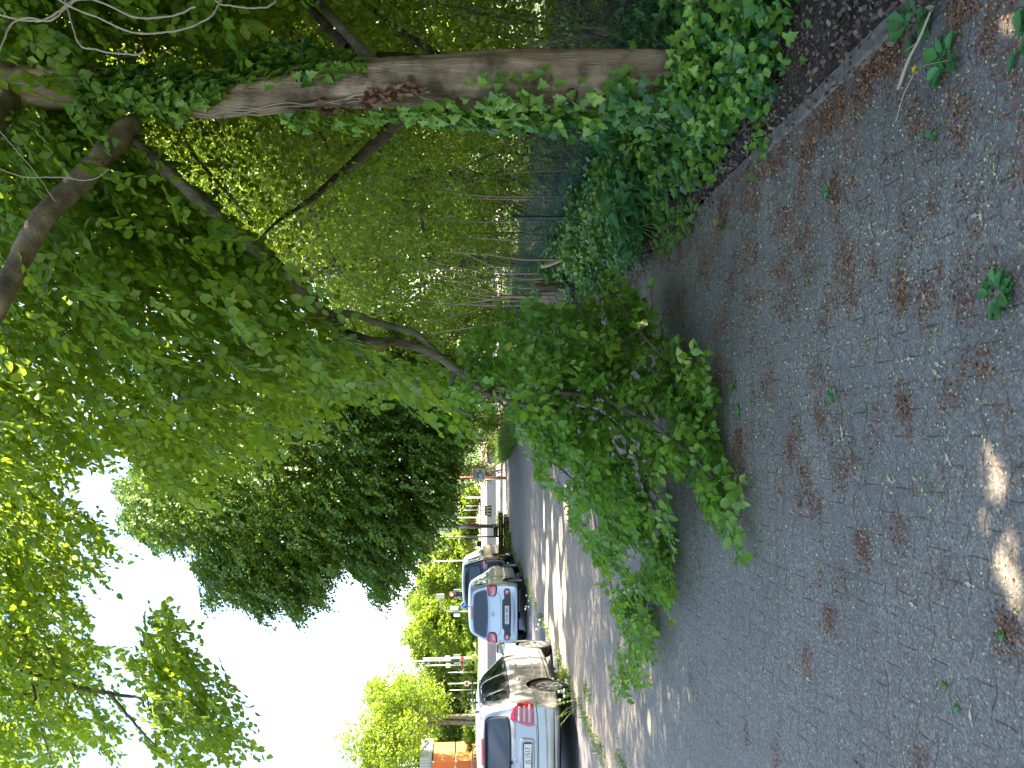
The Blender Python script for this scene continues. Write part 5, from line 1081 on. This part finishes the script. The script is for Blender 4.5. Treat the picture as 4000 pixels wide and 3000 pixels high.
for sg in (1, -1):
    c.corner("tail_light", M_lens, [(sg * a, z) for a, z in ((.42, .90), (.62, .92), (.80, 1.0), (.80, 1.10), (.66, 1.10), (.48, 1.03))], sg, 42, cuts=4, off=.006)
    c.rear("reflector", M_lens, rpoly(sg * .62 - .07, sg * .62 + .07, .55, .60, .015), off=.006)
    for wp in ([(.35, 1.10), (1.0, 1.09), (1.0, 1.55), (.55, 1.53), (.38, 1.3)], [(1.06, 1.09), (2.0, 1.07), (2.0, 1.58), (1.06, 1.57)], [(2.06, 1.07), (3.2, 1.04), (2.75, 1.45), (2.5, 1.56), (2.06, 1.58)]): c.side("side_window", M_glass, wp, sg, cuts=4, off=.004)
    c.line("window_line", [(.32, 1.07), (1.5, 1.06), (3.25, 1.02)], (0, 1, 0), (-sg, 0, 0), .014, M_chrome)
    m = MB(); m.box((sg * 1.0, 3.0, 1.10), (.20, .12, .17), bev=.05); m.cyl((sg * .86, 3.0, 1.05), (sg * .95, 3.0, 1.07), .02, 8); m.build("wing_mirror", blackp, c.root)
c.line("tailgate_seam", [(-.6, 1.0), (-.55, .75), (0, .72), (.55, .75), (.6, 1.0)], (1, 0, 0), (0, 1, 0), .008)
c.rear("chrome_strip", M_chrome, rpoly(-.3, .3, .86, .885, .01), off=.01)
b = MB(); b.cyl((.0, .8, 1.70), (.0, .72, 1.80), .005, 5); b.build("aerial", M_black, c.root)

FAR = Car("dark_estate_car", "dark car driving across the far junction above the roof of the pale blue hatchback", (-24.6, 109, -.09), R_(-62), ST_E, {'paint': darkp, 'spokes': 7}, (.98, 3.70), .315, None)
c = FAR
for sg in (1, -1):
    for wp in WIN: c.side("side_window", M_glass, wp, sg, cuts=3, off=.01, thick=.01)
    c.corner("tail_light", M_lens, [(sg * a, z) for a, z in ((.42, .63), (.74, .66), (.74, .87), (.60, .97), (.47, .80))], sg, 42, cuts=3, off=.02)
c.rear("rear_window", M_glass, [(-.60, .99), (.60, .99), (.44, 1.335), (-.44, 1.335)], cuts=3, off=.01)

# ------------------------------------------------------------------ street furniture round the far corner
M_ballast = plain("ballast_block", (.07, .062, .048), .9, 0, .4, 8); M_ball2 = plain("yellow_block", (.42, .34, .06), .8, 0, .3, 8)
def gp(dx, dy, Y): q = P(dx, dy, Y); return q
def pole(name, label, cat, dx, dy, Y, h, r, mat, group=None, z0=-.1):
    q = P(dx, dy, Y); t = thing(name, label, cat, (q[0], q[1], z0), 0, group); b = MB(); b.cyl((q[0], q[1], z0), (q[0], q[1], z0 + h), r, 14); b.ring([(r * 1.05, -.01), (r * 1.05, .02), (.001, .03)], (q[0], q[1], z0 + h), (0, 0, 1), 14); b.build("pole", mat, t, True); return t, q
t1, q1 = pole("temporary_pole", "thick grey temporary pole standing on stacked ballast blocks beyond the black car", "pole", 1085, 1136, 30.8, 3.7, .075, M_galv, "temporary poles on ballast blocks")
b = MB(); b.box((q1[0] + .08, q1[1] - .05, 1.35), (.05, .05, .5)); b.cyl((q1[0] + .1, q1[1], 2.2), (q1[0] + .1, q1[1], 3.5), .012, 6); b.build("cable_box", M_red, t1, True)
t2, q2 = pole("temporary_pole", "thin grey temporary pole on the ballast blocks, left of the thick one", "pole", 1085, 1159, 30.9, 3.6, .03, M_galv, "temporary poles on ballast blocks")
for i, (ddx, ddy, zz, L, lab) in enumerate(((-.05, 0, 0, 1.1, "lowest dark ballast block under the thick pole"), (.05, .05, .19, 1.05, "middle ballast block of the stack under the thick pole"), (-.15, .0, .38, .5, "top ballast block at the foot of the thick pole"), (-.62, .1, .0, .9, "lowest ballast block under the thin pole"), (-.62, .05, .19, .85, "yellowish upper ballast block under the thin pole"))):
    b = MB(); b.box((0, 0, .09), (L * .8, .42, .16), bev=.025, m=0); b.box((0, -.215, .10), (L * .7, .012, .04), m=1); b.box((L * .2, -.22, .10), (.08, .012, .09), m=2); o = b.build("ballast_block", [M_ballast, M_ball2, M_black]); o.location = (q1[0] + ddx, q1[1] + ddy, zz); o.rotation_euler = (0, 0, rng.normal(0, .12)); tag(o, lab, "ballast block", "ballast blocks holding the temporary poles")
t3, q3 = pole("marker_post", "red and white post standing at the hedge beside the notice board", "post", 1050, 1032, 33, 2.30, .045, M_red)
b = MB(); b.cyl((q3[0] - .06, q3[1] - .02, -.1), (q3[0] - .06, q3[1] - .02, 1.05), .02, 8); b.build("white_edge", M_white, t3, True)
q4 = P(1034, 1024, 32.5); t = thing("notice_board", "white notice board on short legs in front of the dark hedge", "notice board", (q4[0], q4[1], -.05)); b = MB(); b.box((q4[0], q4[1], 1.04), (.42, .03, .48), bev=.004); b.build("board", M_white, t, True)
b = MB()
for k, (dx_, dz_, w_k, h_k) in enumerate(((0, .24, .44, .05), (.02, .16, .38, .03), (-.05, .05, .30, .10), (.1, -.08, .2, .1), (-.08, -.2, .3, .04))): b.box((q4[0] + dx_ * .8, q4[1] - .018, 1.04 + dz_ * .78), (w_k * .8, .006, h_k))
b.build("print", plain("grey_print", (.30, .29, .30), .7), t, True)
for sg in (-1, 1): b = MB(); b.cyl((q4[0] + sg * .15, q4[1] + .03, -.1), (q4[0] + sg * .15, q4[1] + .03, .95), .015, 8); b.build("leg", M_galv, t, True)
# sign seen from behind on two posts
q5 = P(981, 1100, 53.0); t = thing("traffic_sign", "beige back of a rectangular traffic sign on two thin posts", "sign", (q5[0], q5[1], -.1)); b = MB(); b.box((q5[0], q5[1], q5[2]), (.82, .03, .50), bev=.01); pa = b.build("sign_panel", plain("sign_back", (.42, .36, .31), .6), t, True)
b = MB(); b.ring([(.15, -.004), (.17, -.008), (.17, 0), (.15, 0)], (q5[0] + .05, q5[1] - .016, q5[2]), (0, 1, 0), 24); b.build("ring_mark", plain("mark_grey", (.18, .15, .14), .6), pa, True)
for sg in (-.08, .18): b = MB(); b.cyl((q5[0] + sg, q5[1] + .03, -.1), (q5[0] + sg, q5[1] + .03, q5[2] + .1), .03, 10); b.build("post", M_galv, t, True)
for i, (dx, dy, lab) in enumerate(((1058, 1103, "black and yellow striped foot block of the beige traffic sign, nearer one"), (1042, 1103, "black and yellow striped foot block of the beige traffic sign, farther one"))):
    q = P(dx, dy, 52.5 if i == 0 else 60); o = MB(); o.box((0, 0, .12), (.7, .3, .22), bev=.02); 
    for k in range(3): o.box((-.2 + k * .2, -.153, .12), (.08, .01, .18), m=1)
    o = o.build("foot_block", [M_black, M_ball2]); o.location = (q[0], q[1], -.1); tag(o, lab, "foot block", "foot blocks of the traffic sign")
def mast(label, dx, dy, Y, topx, r, mat=M_galv, cat="mast", name="street_mast", head=None, group="masts and poles at the far junction"):
    q = P(dx, dy, Y); zt = P(topx, dy, Y)[2]; t = thing(name, label, cat, (q[0], q[1], -.1), 0, group); b = MB(); b.tube([(q[0], q[1], -.1), (q[0], q[1], zt)], [r, r * .6], 12); b.build("pole", mat, t, True)
    if head == 'lamp2':
        for sg in (-1, 1): b = MB(); b.tube([(q[0], q[1], zt - .1), (q[0] + sg * .8, q[1], zt + .35), (q[0] + sg * 1.7, q[1], zt + .5)], [.05, .05, .09], 8); b.build("lamp_arm", M_galv, t, True)
    if head == 'lamp': b = MB(); b.tube([(q[0], q[1], zt), (q[0] - .35, q[1], zt + .1), (q[0] - .9, q[1], zt + .12)], [.03, .05, .06], 8); b.build("lamp_head", M_galv, t, True)
    if head == 'signs':
        for k, (xx, zz, ww, hh, mt) in enumerate(((.0, 3.4, .55, .55, M_white), (-.25, 2.5, .35, .9, M_black), (.3, 2.3, .3, .8, M_galv), (.0, 1.7, .4, .3, M_red))): b = MB(); b.box((q[0] + xx, q[1] - .1, zz), (ww, .12, hh), bev=.03); b.build("sign_box", mt, t, True)
    if head == 'disc': b = MB(); b.ring([(.001, 0), (.32, 0), (.32, .02), (.001, .02)], (q[0], q[1] - .08, zt - .6), (0, -1, 0), 24); b.build("sign_disc", M_galv, t, True)
    if head == 'plate': b = MB(); b.box((q[0], q[1] - .08, 1.2), (.55, .03, .5)); b.build("sign_panel", M_white, t, True); b = MB(); b.box((q[0], q[1] - .1, 1.2), (.38, .02, .34)); b.build("sign_field", M_red, t, True)
    return t, q
mast("tall double armed lamp mast rising above the far trees", 1025, 1426, 100, 848, .11, head='lamp2')
mast("white catenary mast with a yellow painted foot between the far tree groups", 1025, 1421, 98, 915, .14, M_white, head='signs')
mast("slim white pole right beside the white catenary mast", 1024, 1436, 103, 920, .09, M_white, head='signs')
mast("short thin pole left of the catenary mast", 1022, 1452, 100, 968, .06)
mast("pole with a red and white plate near the far lawn", 1022, 1476, 100, 968, .07, M_white, head='plate')
mast("thin pole nearest the light trunked tree", 1022, 1490, 100, 970, .05)
mast("street lamp beside the conifer above the black car roof", 1015, 1211, 72, 925, .055, M_white, "street lamp", "street_lamp", 'lamp')
mast("slim white pole with small boxes right of the temporary poles", 1050, 1118, 64, 985, .05, M_white, head=None)
mast("white post under the conifer right of the beige sign", 1055, 1075, 64, 1005, .07, M_white, head=None)
mast("slender pole with small grey lamp in the bushes above the black car", 1030, 1185, 90, 1000, .05, head='disc')
q = P(1022, 1421, 97.5); b = MB(); b.box((q[0], q[1], .35), (.6, .4, .55), bev=.05); tag(b.build("yellow_foot_block", M_ball2), "yellow block at the foot of the white catenary mast", "block")
# signal with red light
t, q = pole("traffic_light", "traffic light showing red above the roof of the black car", "traffic light", 1000, 1283, 50, 1.95, .06, M_white)
zz = P(977, 1283, 50)[2]; b = MB(); b.box((q[0], q[1], zz - .22), (.26, .2, .80), bev=.04); hd = b.build("signal_head", M_black, t, True)
for k, mt in enumerate((emis("red_lamp", (1, .03, .01), 9.0), M_black, M_black)): b = MB(); b.ring([(.001, .03), (.07, .02), (.085, 0)], (q[0], q[1] - .11, zz + .04 - k * .26), (0, -1, 0), 20); b.build("signal_lamp", mt, hd, True)
b = MB(); b.box((q[0] + .22, q[1], zz - .3), (.10, .12, .4), bev=.02); b.box((q[0] - .22, q[1], zz - .3), (.10, .12, .4), bev=.02); b.build("side_box", M_galv, t, True)
# mast arm signal
q = P(1008, 1321, 96); t = thing("mast_arm_signal", "curved mast arm reaching over the junction with a small signal at its end", "signal mast", (q[0], q[1], -.1)); top = P(952, 1321, 96); e = P(951, 1288, 96); h = P(970, 1321, 96)
b = MB(); b.tube(spline([(q[0], q[1], -.1), (q[0], q[1], 1.5), tuple(h), tuple(P(957, 1315, 96)), tuple(P(952, 1305, 96)), tuple(P(951, 1295, 96)), tuple(e)], 40), .075, 8); b.build("arm", M_galv, t, True); b = MB(); b.box((e[0], e[1], e[2]), (.5, .35, .95), bev=.05); b.build("signal_head", M_galv, t, True)
b = MB(); b.box((q[0] + .4, q[1] - .1, 2.6), (.4, .3, .9), bev=.05); b.box((q[0] - .35, q[1] - .1, 2.3), (.35, .3, .7), bev=.05); b.build("side_signal", M_white, t, True)
# keep left sign with chevron plate
t, q = pole("direction_sign", "round blue arrow sign above a red and white striped plate behind the pale blue hatchback", "sign", 1010, 1307, 55, 1.75, .03, M_galv); zz = P(1003.5, 1307, 55)[2]
b = MB(); b.ring([(.001, .012), (.215, .012), (.215, 0)], (q[0], q[1] - .05, zz), (0, -1, 0), 32); sd = b.build("blue_disc", M_blue, t, True)
b = MB(); b.ring([(.215, .014), (.24, .014), (.24, 0)], (q[0], q[1] - .05, zz), (0, -1, 0), 32); b.tube([(q[0] - .12, q[1] - .066, zz + .12), (q[0] + .09, q[1] - .066, zz - .09)], .02, 5); b.add([(q[0] + .14, q[1] - .068, zz - .14), (q[0] + .13, q[1] - .068, zz - .01), (q[0] + .01, q[1] - .068, zz - .13)], [[0, 1, 2]]); b.build("arrow", M_white, sd, True)
b = MB(); b.box((q[0], q[1] - .05, zz - .44), (.34, .02, .34)); pp = b.build("striped_plate", M_white, t, True); b = MB()
for k in range(3): b.tube([(q[0] - .17 + k * .12, q[1] - .064, zz - .60), (q[0] - .06 + k * .10, q[1] - .064, zz - .28)], .024, 4)
b.build("red_stripe", M_red, pp, True)
# stacked orange containers
def cont(label, cx, z0, w):
    Y = 100; t = thing("orange_container", label, "container", (cx, Y, z0), 0, "orange containers stacked in a block at the far left"); b = MB(); b.box((cx, Y + 3, z0 + 1.3), (w - .12, 6, 2.48)); 
    for k in range(int(w / .12)): b.box((cx - w / 2 + .12 + k * .12, Y - .03, z0 + 1.3), (.05, .05, 2.3))
    b.build("wall", M_orange, t, True); b = MB()
    for sx in (-1, 1): b.box((cx + sx * (w / 2 - .05), Y - .06, z0 + 1.3), (.10, .14, 2.6))
    for zz in (z0 + .05, z0 + 2.55): b.box((cx, Y - .07, zz), (w - .2, .13, .1))
    b.build("frame", M_orange, t, True)
    for sx in (-1, 1):
        b = MB(); b.box((cx + sx * (w / 2 - .06), Y - .14, z0 + 2.5), (.16, .06, .16)); b.build("corner_casting", M_white, t, True)
xr = P(960, 1643, 100)[0]; w = 3.2
cont("orange container at lower right of the stacked block with faint white scrawl", xr - w / 2, -.1, w); cont("orange container at upper right of the stacked block", xr - w / 2, 2.55, w); cont("orange container at lower left of the stacked block cut by the picture edge", xr - w * 1.5, -.1, w); cont("orange container at upper left of the stacked block cut by the picture edge", xr - w * 1.5, 2.55, w)
b = MB(); b.box((xr - 4.5, 104, 5.95), (9.2, 6, 1.4)); 
for k in range(30): b.box((xr - .1 - k * .3, 100.97, 5.95), (.1, .06, 1.3))
tag(b.build("grey_roof_unit", M_galv), "grey corrugated unit lying on top of the orange containers", "container")
# far house
q = P(968, 1183, 118); t = thing("far_house", "far grey house with a red roof edge seen between trees right of the street lamp", "house", (q[0], q[1], -.1)); b = MB(); b.box((q[0], q[1] + 4, 2.9), (7, 8, 6.0)); b.build("wall", plain("grey_render", (.42, .42, .44), .8), t, True)
b = MB(); b.add([(q[0] - 4, q[1] - .4, 5.9), (q[0] + 4, q[1] - .4, 5.9), (q[0] + 4, q[1] + 8.4, 5.9), (q[0] - 4, q[1] + 8.4, 5.9), (q[0], q[1] - .4, 8.6), (q[0], q[1] + 8.4, 8.6)], [[0, 1, 4], [1, 2, 5, 4], [2, 3, 5], [3, 0, 4, 5], [3, 2, 1, 0]]); b.build("roof", plain("red_tiles", (.45, .13, .06), .8), t, True)
for xx in (-1.6, 1.2): b = MB(); b.box((q[0] + xx, q[1] - .05, 3.9), (1.4, .12, 1.5)); wn_ = b.build("window", M_white, t, True); b = MB(); b.box((q[0] + xx, q[1] - .12, 3.9), (1.1, .06, 1.2)); b.build("pane", M_glass, wn_, True)

# ------------------------------------------------------------------ far trees
def far_tree(label, dx, dy, Y, topx, halfw, n, mat='far', leaf=.42, trunk=True, low=.25, name="broad_tree", lobes=16, z0=-.1, group="trees beyond the far junction", tw=.35, two=False):
    q = P(dx, dy, Y); H = P(topx, dy, Y)[2]; t = thing(name, label, "tree", (q[0], q[1], z0), 0, group)
    c0 = np.array([q[0], q[1], H * (1 + low) / 2]); rz = H * (1 - low) / 2
    if trunk:
        for k in range(2 if two else 1):
            e = np.array([q[0] + (1.6 if k else -.5), q[1], H * .75]); p_ = spline([(q[0] + k * .7, q[1], z0 - .2), (q[0] + k * .8 + .1, q[1], H * .3), e], 16); V, Fq = tube_geo(p_, np.linspace(tw, tw * .25, 16), 10); link("trunk", np_mesh("trunk", V, np.array(Fq), 4, True), barkmat("far_bark", (.10, .075, .055), (.24, .19, .14)) if "far_bark" not in bpy.data.materials else bpy.data.materials["far_bark"], t, True)
    u = nrm(rng.normal(0, 1, (lobes, 3))) * rng.uniform(.35, .85, (lobes, 1)) * np.array([halfw, halfw, rz]); C_ = c0 + u; R0 = rng.uniform(.22, .42, lobes) * min(halfw, rz)
    id_ = rng.choice(lobes, n, p=R0 ** 2 / (R0 ** 2).sum()); v = nrm(rng.normal(0, 1, (n, 3))); O = C_[id_] + v * (R0[id_] * rng.uniform(.55, 1.12, n))[:, None]; O = O[O[:, 2] > max(low * H * .5, .1) * .8]
    n = len(O); p_, d_, n_, s_, rb = spray(O, rdir(n), updir(n, .6), np.full(n, leaf * 1.6), 4, leaf)
    foliage("crown", t, ML[mat], p_, d_, n_, s_, 'quad', bias=rb, gap=False)
far_tree("big round light green tree with two pale trunks beside the orange containers", 1022, 1562, 100, 728, 6.0, 5200, low=.22, lobes=34, two=True, leaf=.36)
far_tree("light green tree cut by the left picture edge behind the orange containers", 1022, 1650, 112, 735, 5.0, 3600, low=.15, lobes=24)
far_tree("light green tree with a rounded top left of the double armed lamp mast", 1022, 1505, 118, 760, 3.8, 2600, low=.1, lobes=22)
far_tree("mid green tree right of the white catenary mast", 1022, 1402, 118, 862, 3.8, 3200, 'far', low=.06, lobes=24)
far_tree("yellow green tree behind the blue arrow sign", 1022, 1345, 108, 865, 4.2, 3600, low=.05, lobes=26)
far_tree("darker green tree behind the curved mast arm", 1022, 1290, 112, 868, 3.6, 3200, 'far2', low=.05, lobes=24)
far_tree("tree left of the street lamp above the black car", 1022, 1240, 104, 888, 3.2, 2600, 'far', low=.05, lobes=22)
far_tree("yellow green bushy tree right of the street lamp", 1022, 1192, 96, 932, 2.4, 1800, 'far', low=.03, lobes=18)
far_tree("yellow green bush behind the temporary poles", 1030, 1150, 84, 985, 2.2, 1300, 'far', low=.03, lobes=14, trunk=False, name="far_bush", group="far bushes")
far_tree("yellow green bush behind the beige traffic sign", 1030, 1095, 84, 975, 2.6, 1500, 'far', low=.03, lobes=14, trunk=False, name="far_bush", group="far bushes")
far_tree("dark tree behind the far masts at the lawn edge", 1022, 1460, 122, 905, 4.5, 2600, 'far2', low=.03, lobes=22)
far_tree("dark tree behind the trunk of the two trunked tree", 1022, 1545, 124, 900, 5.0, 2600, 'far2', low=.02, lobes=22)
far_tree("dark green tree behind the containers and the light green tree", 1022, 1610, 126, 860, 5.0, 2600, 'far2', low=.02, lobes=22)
far_tree("tall tree behind the conifer, its top showing at the small sky gap", 1000, 1015, 46, 290, 5.5, 5200, 'far', .22, True, .45, lobes=30)
for lab, dx, dy, Y, top, hw, n in (("low clipped bush left of the dark far car", 1022, 1352, 104, 1005, 3.0, 900), ("low bush at the foot of the far masts", 1022, 1440, 104, 1000, 3.0, 900), ("low bush behind the pole with the red and white plate", 1022, 1480, 106, 995, 3.0, 900), ("low sunlit bush right of the containers", 1022, 1585, 102, 998, 2.6, 900), ("low bush behind the dark far car", 1022, 1310, 116, 995, 3.2, 900), ("low bush above the black car roof", 1022, 1260, 100, 990, 3.0, 900)):
    far_tree(lab, dx, dy, Y, top, hw, n, 'far', .3, False, .02, "low_bush", 12, group="low bushes at the far lawn")
# big trees closing the horizon further off
for k in range(16):
    x = -95 + k * 12 + rng.normal(0, 2); q = np.array([x, 150 + rng.normal(0, 6)]); c_, a_ = 0, 0
    dxy = toD(np.array([x, q[1], 0.0]))
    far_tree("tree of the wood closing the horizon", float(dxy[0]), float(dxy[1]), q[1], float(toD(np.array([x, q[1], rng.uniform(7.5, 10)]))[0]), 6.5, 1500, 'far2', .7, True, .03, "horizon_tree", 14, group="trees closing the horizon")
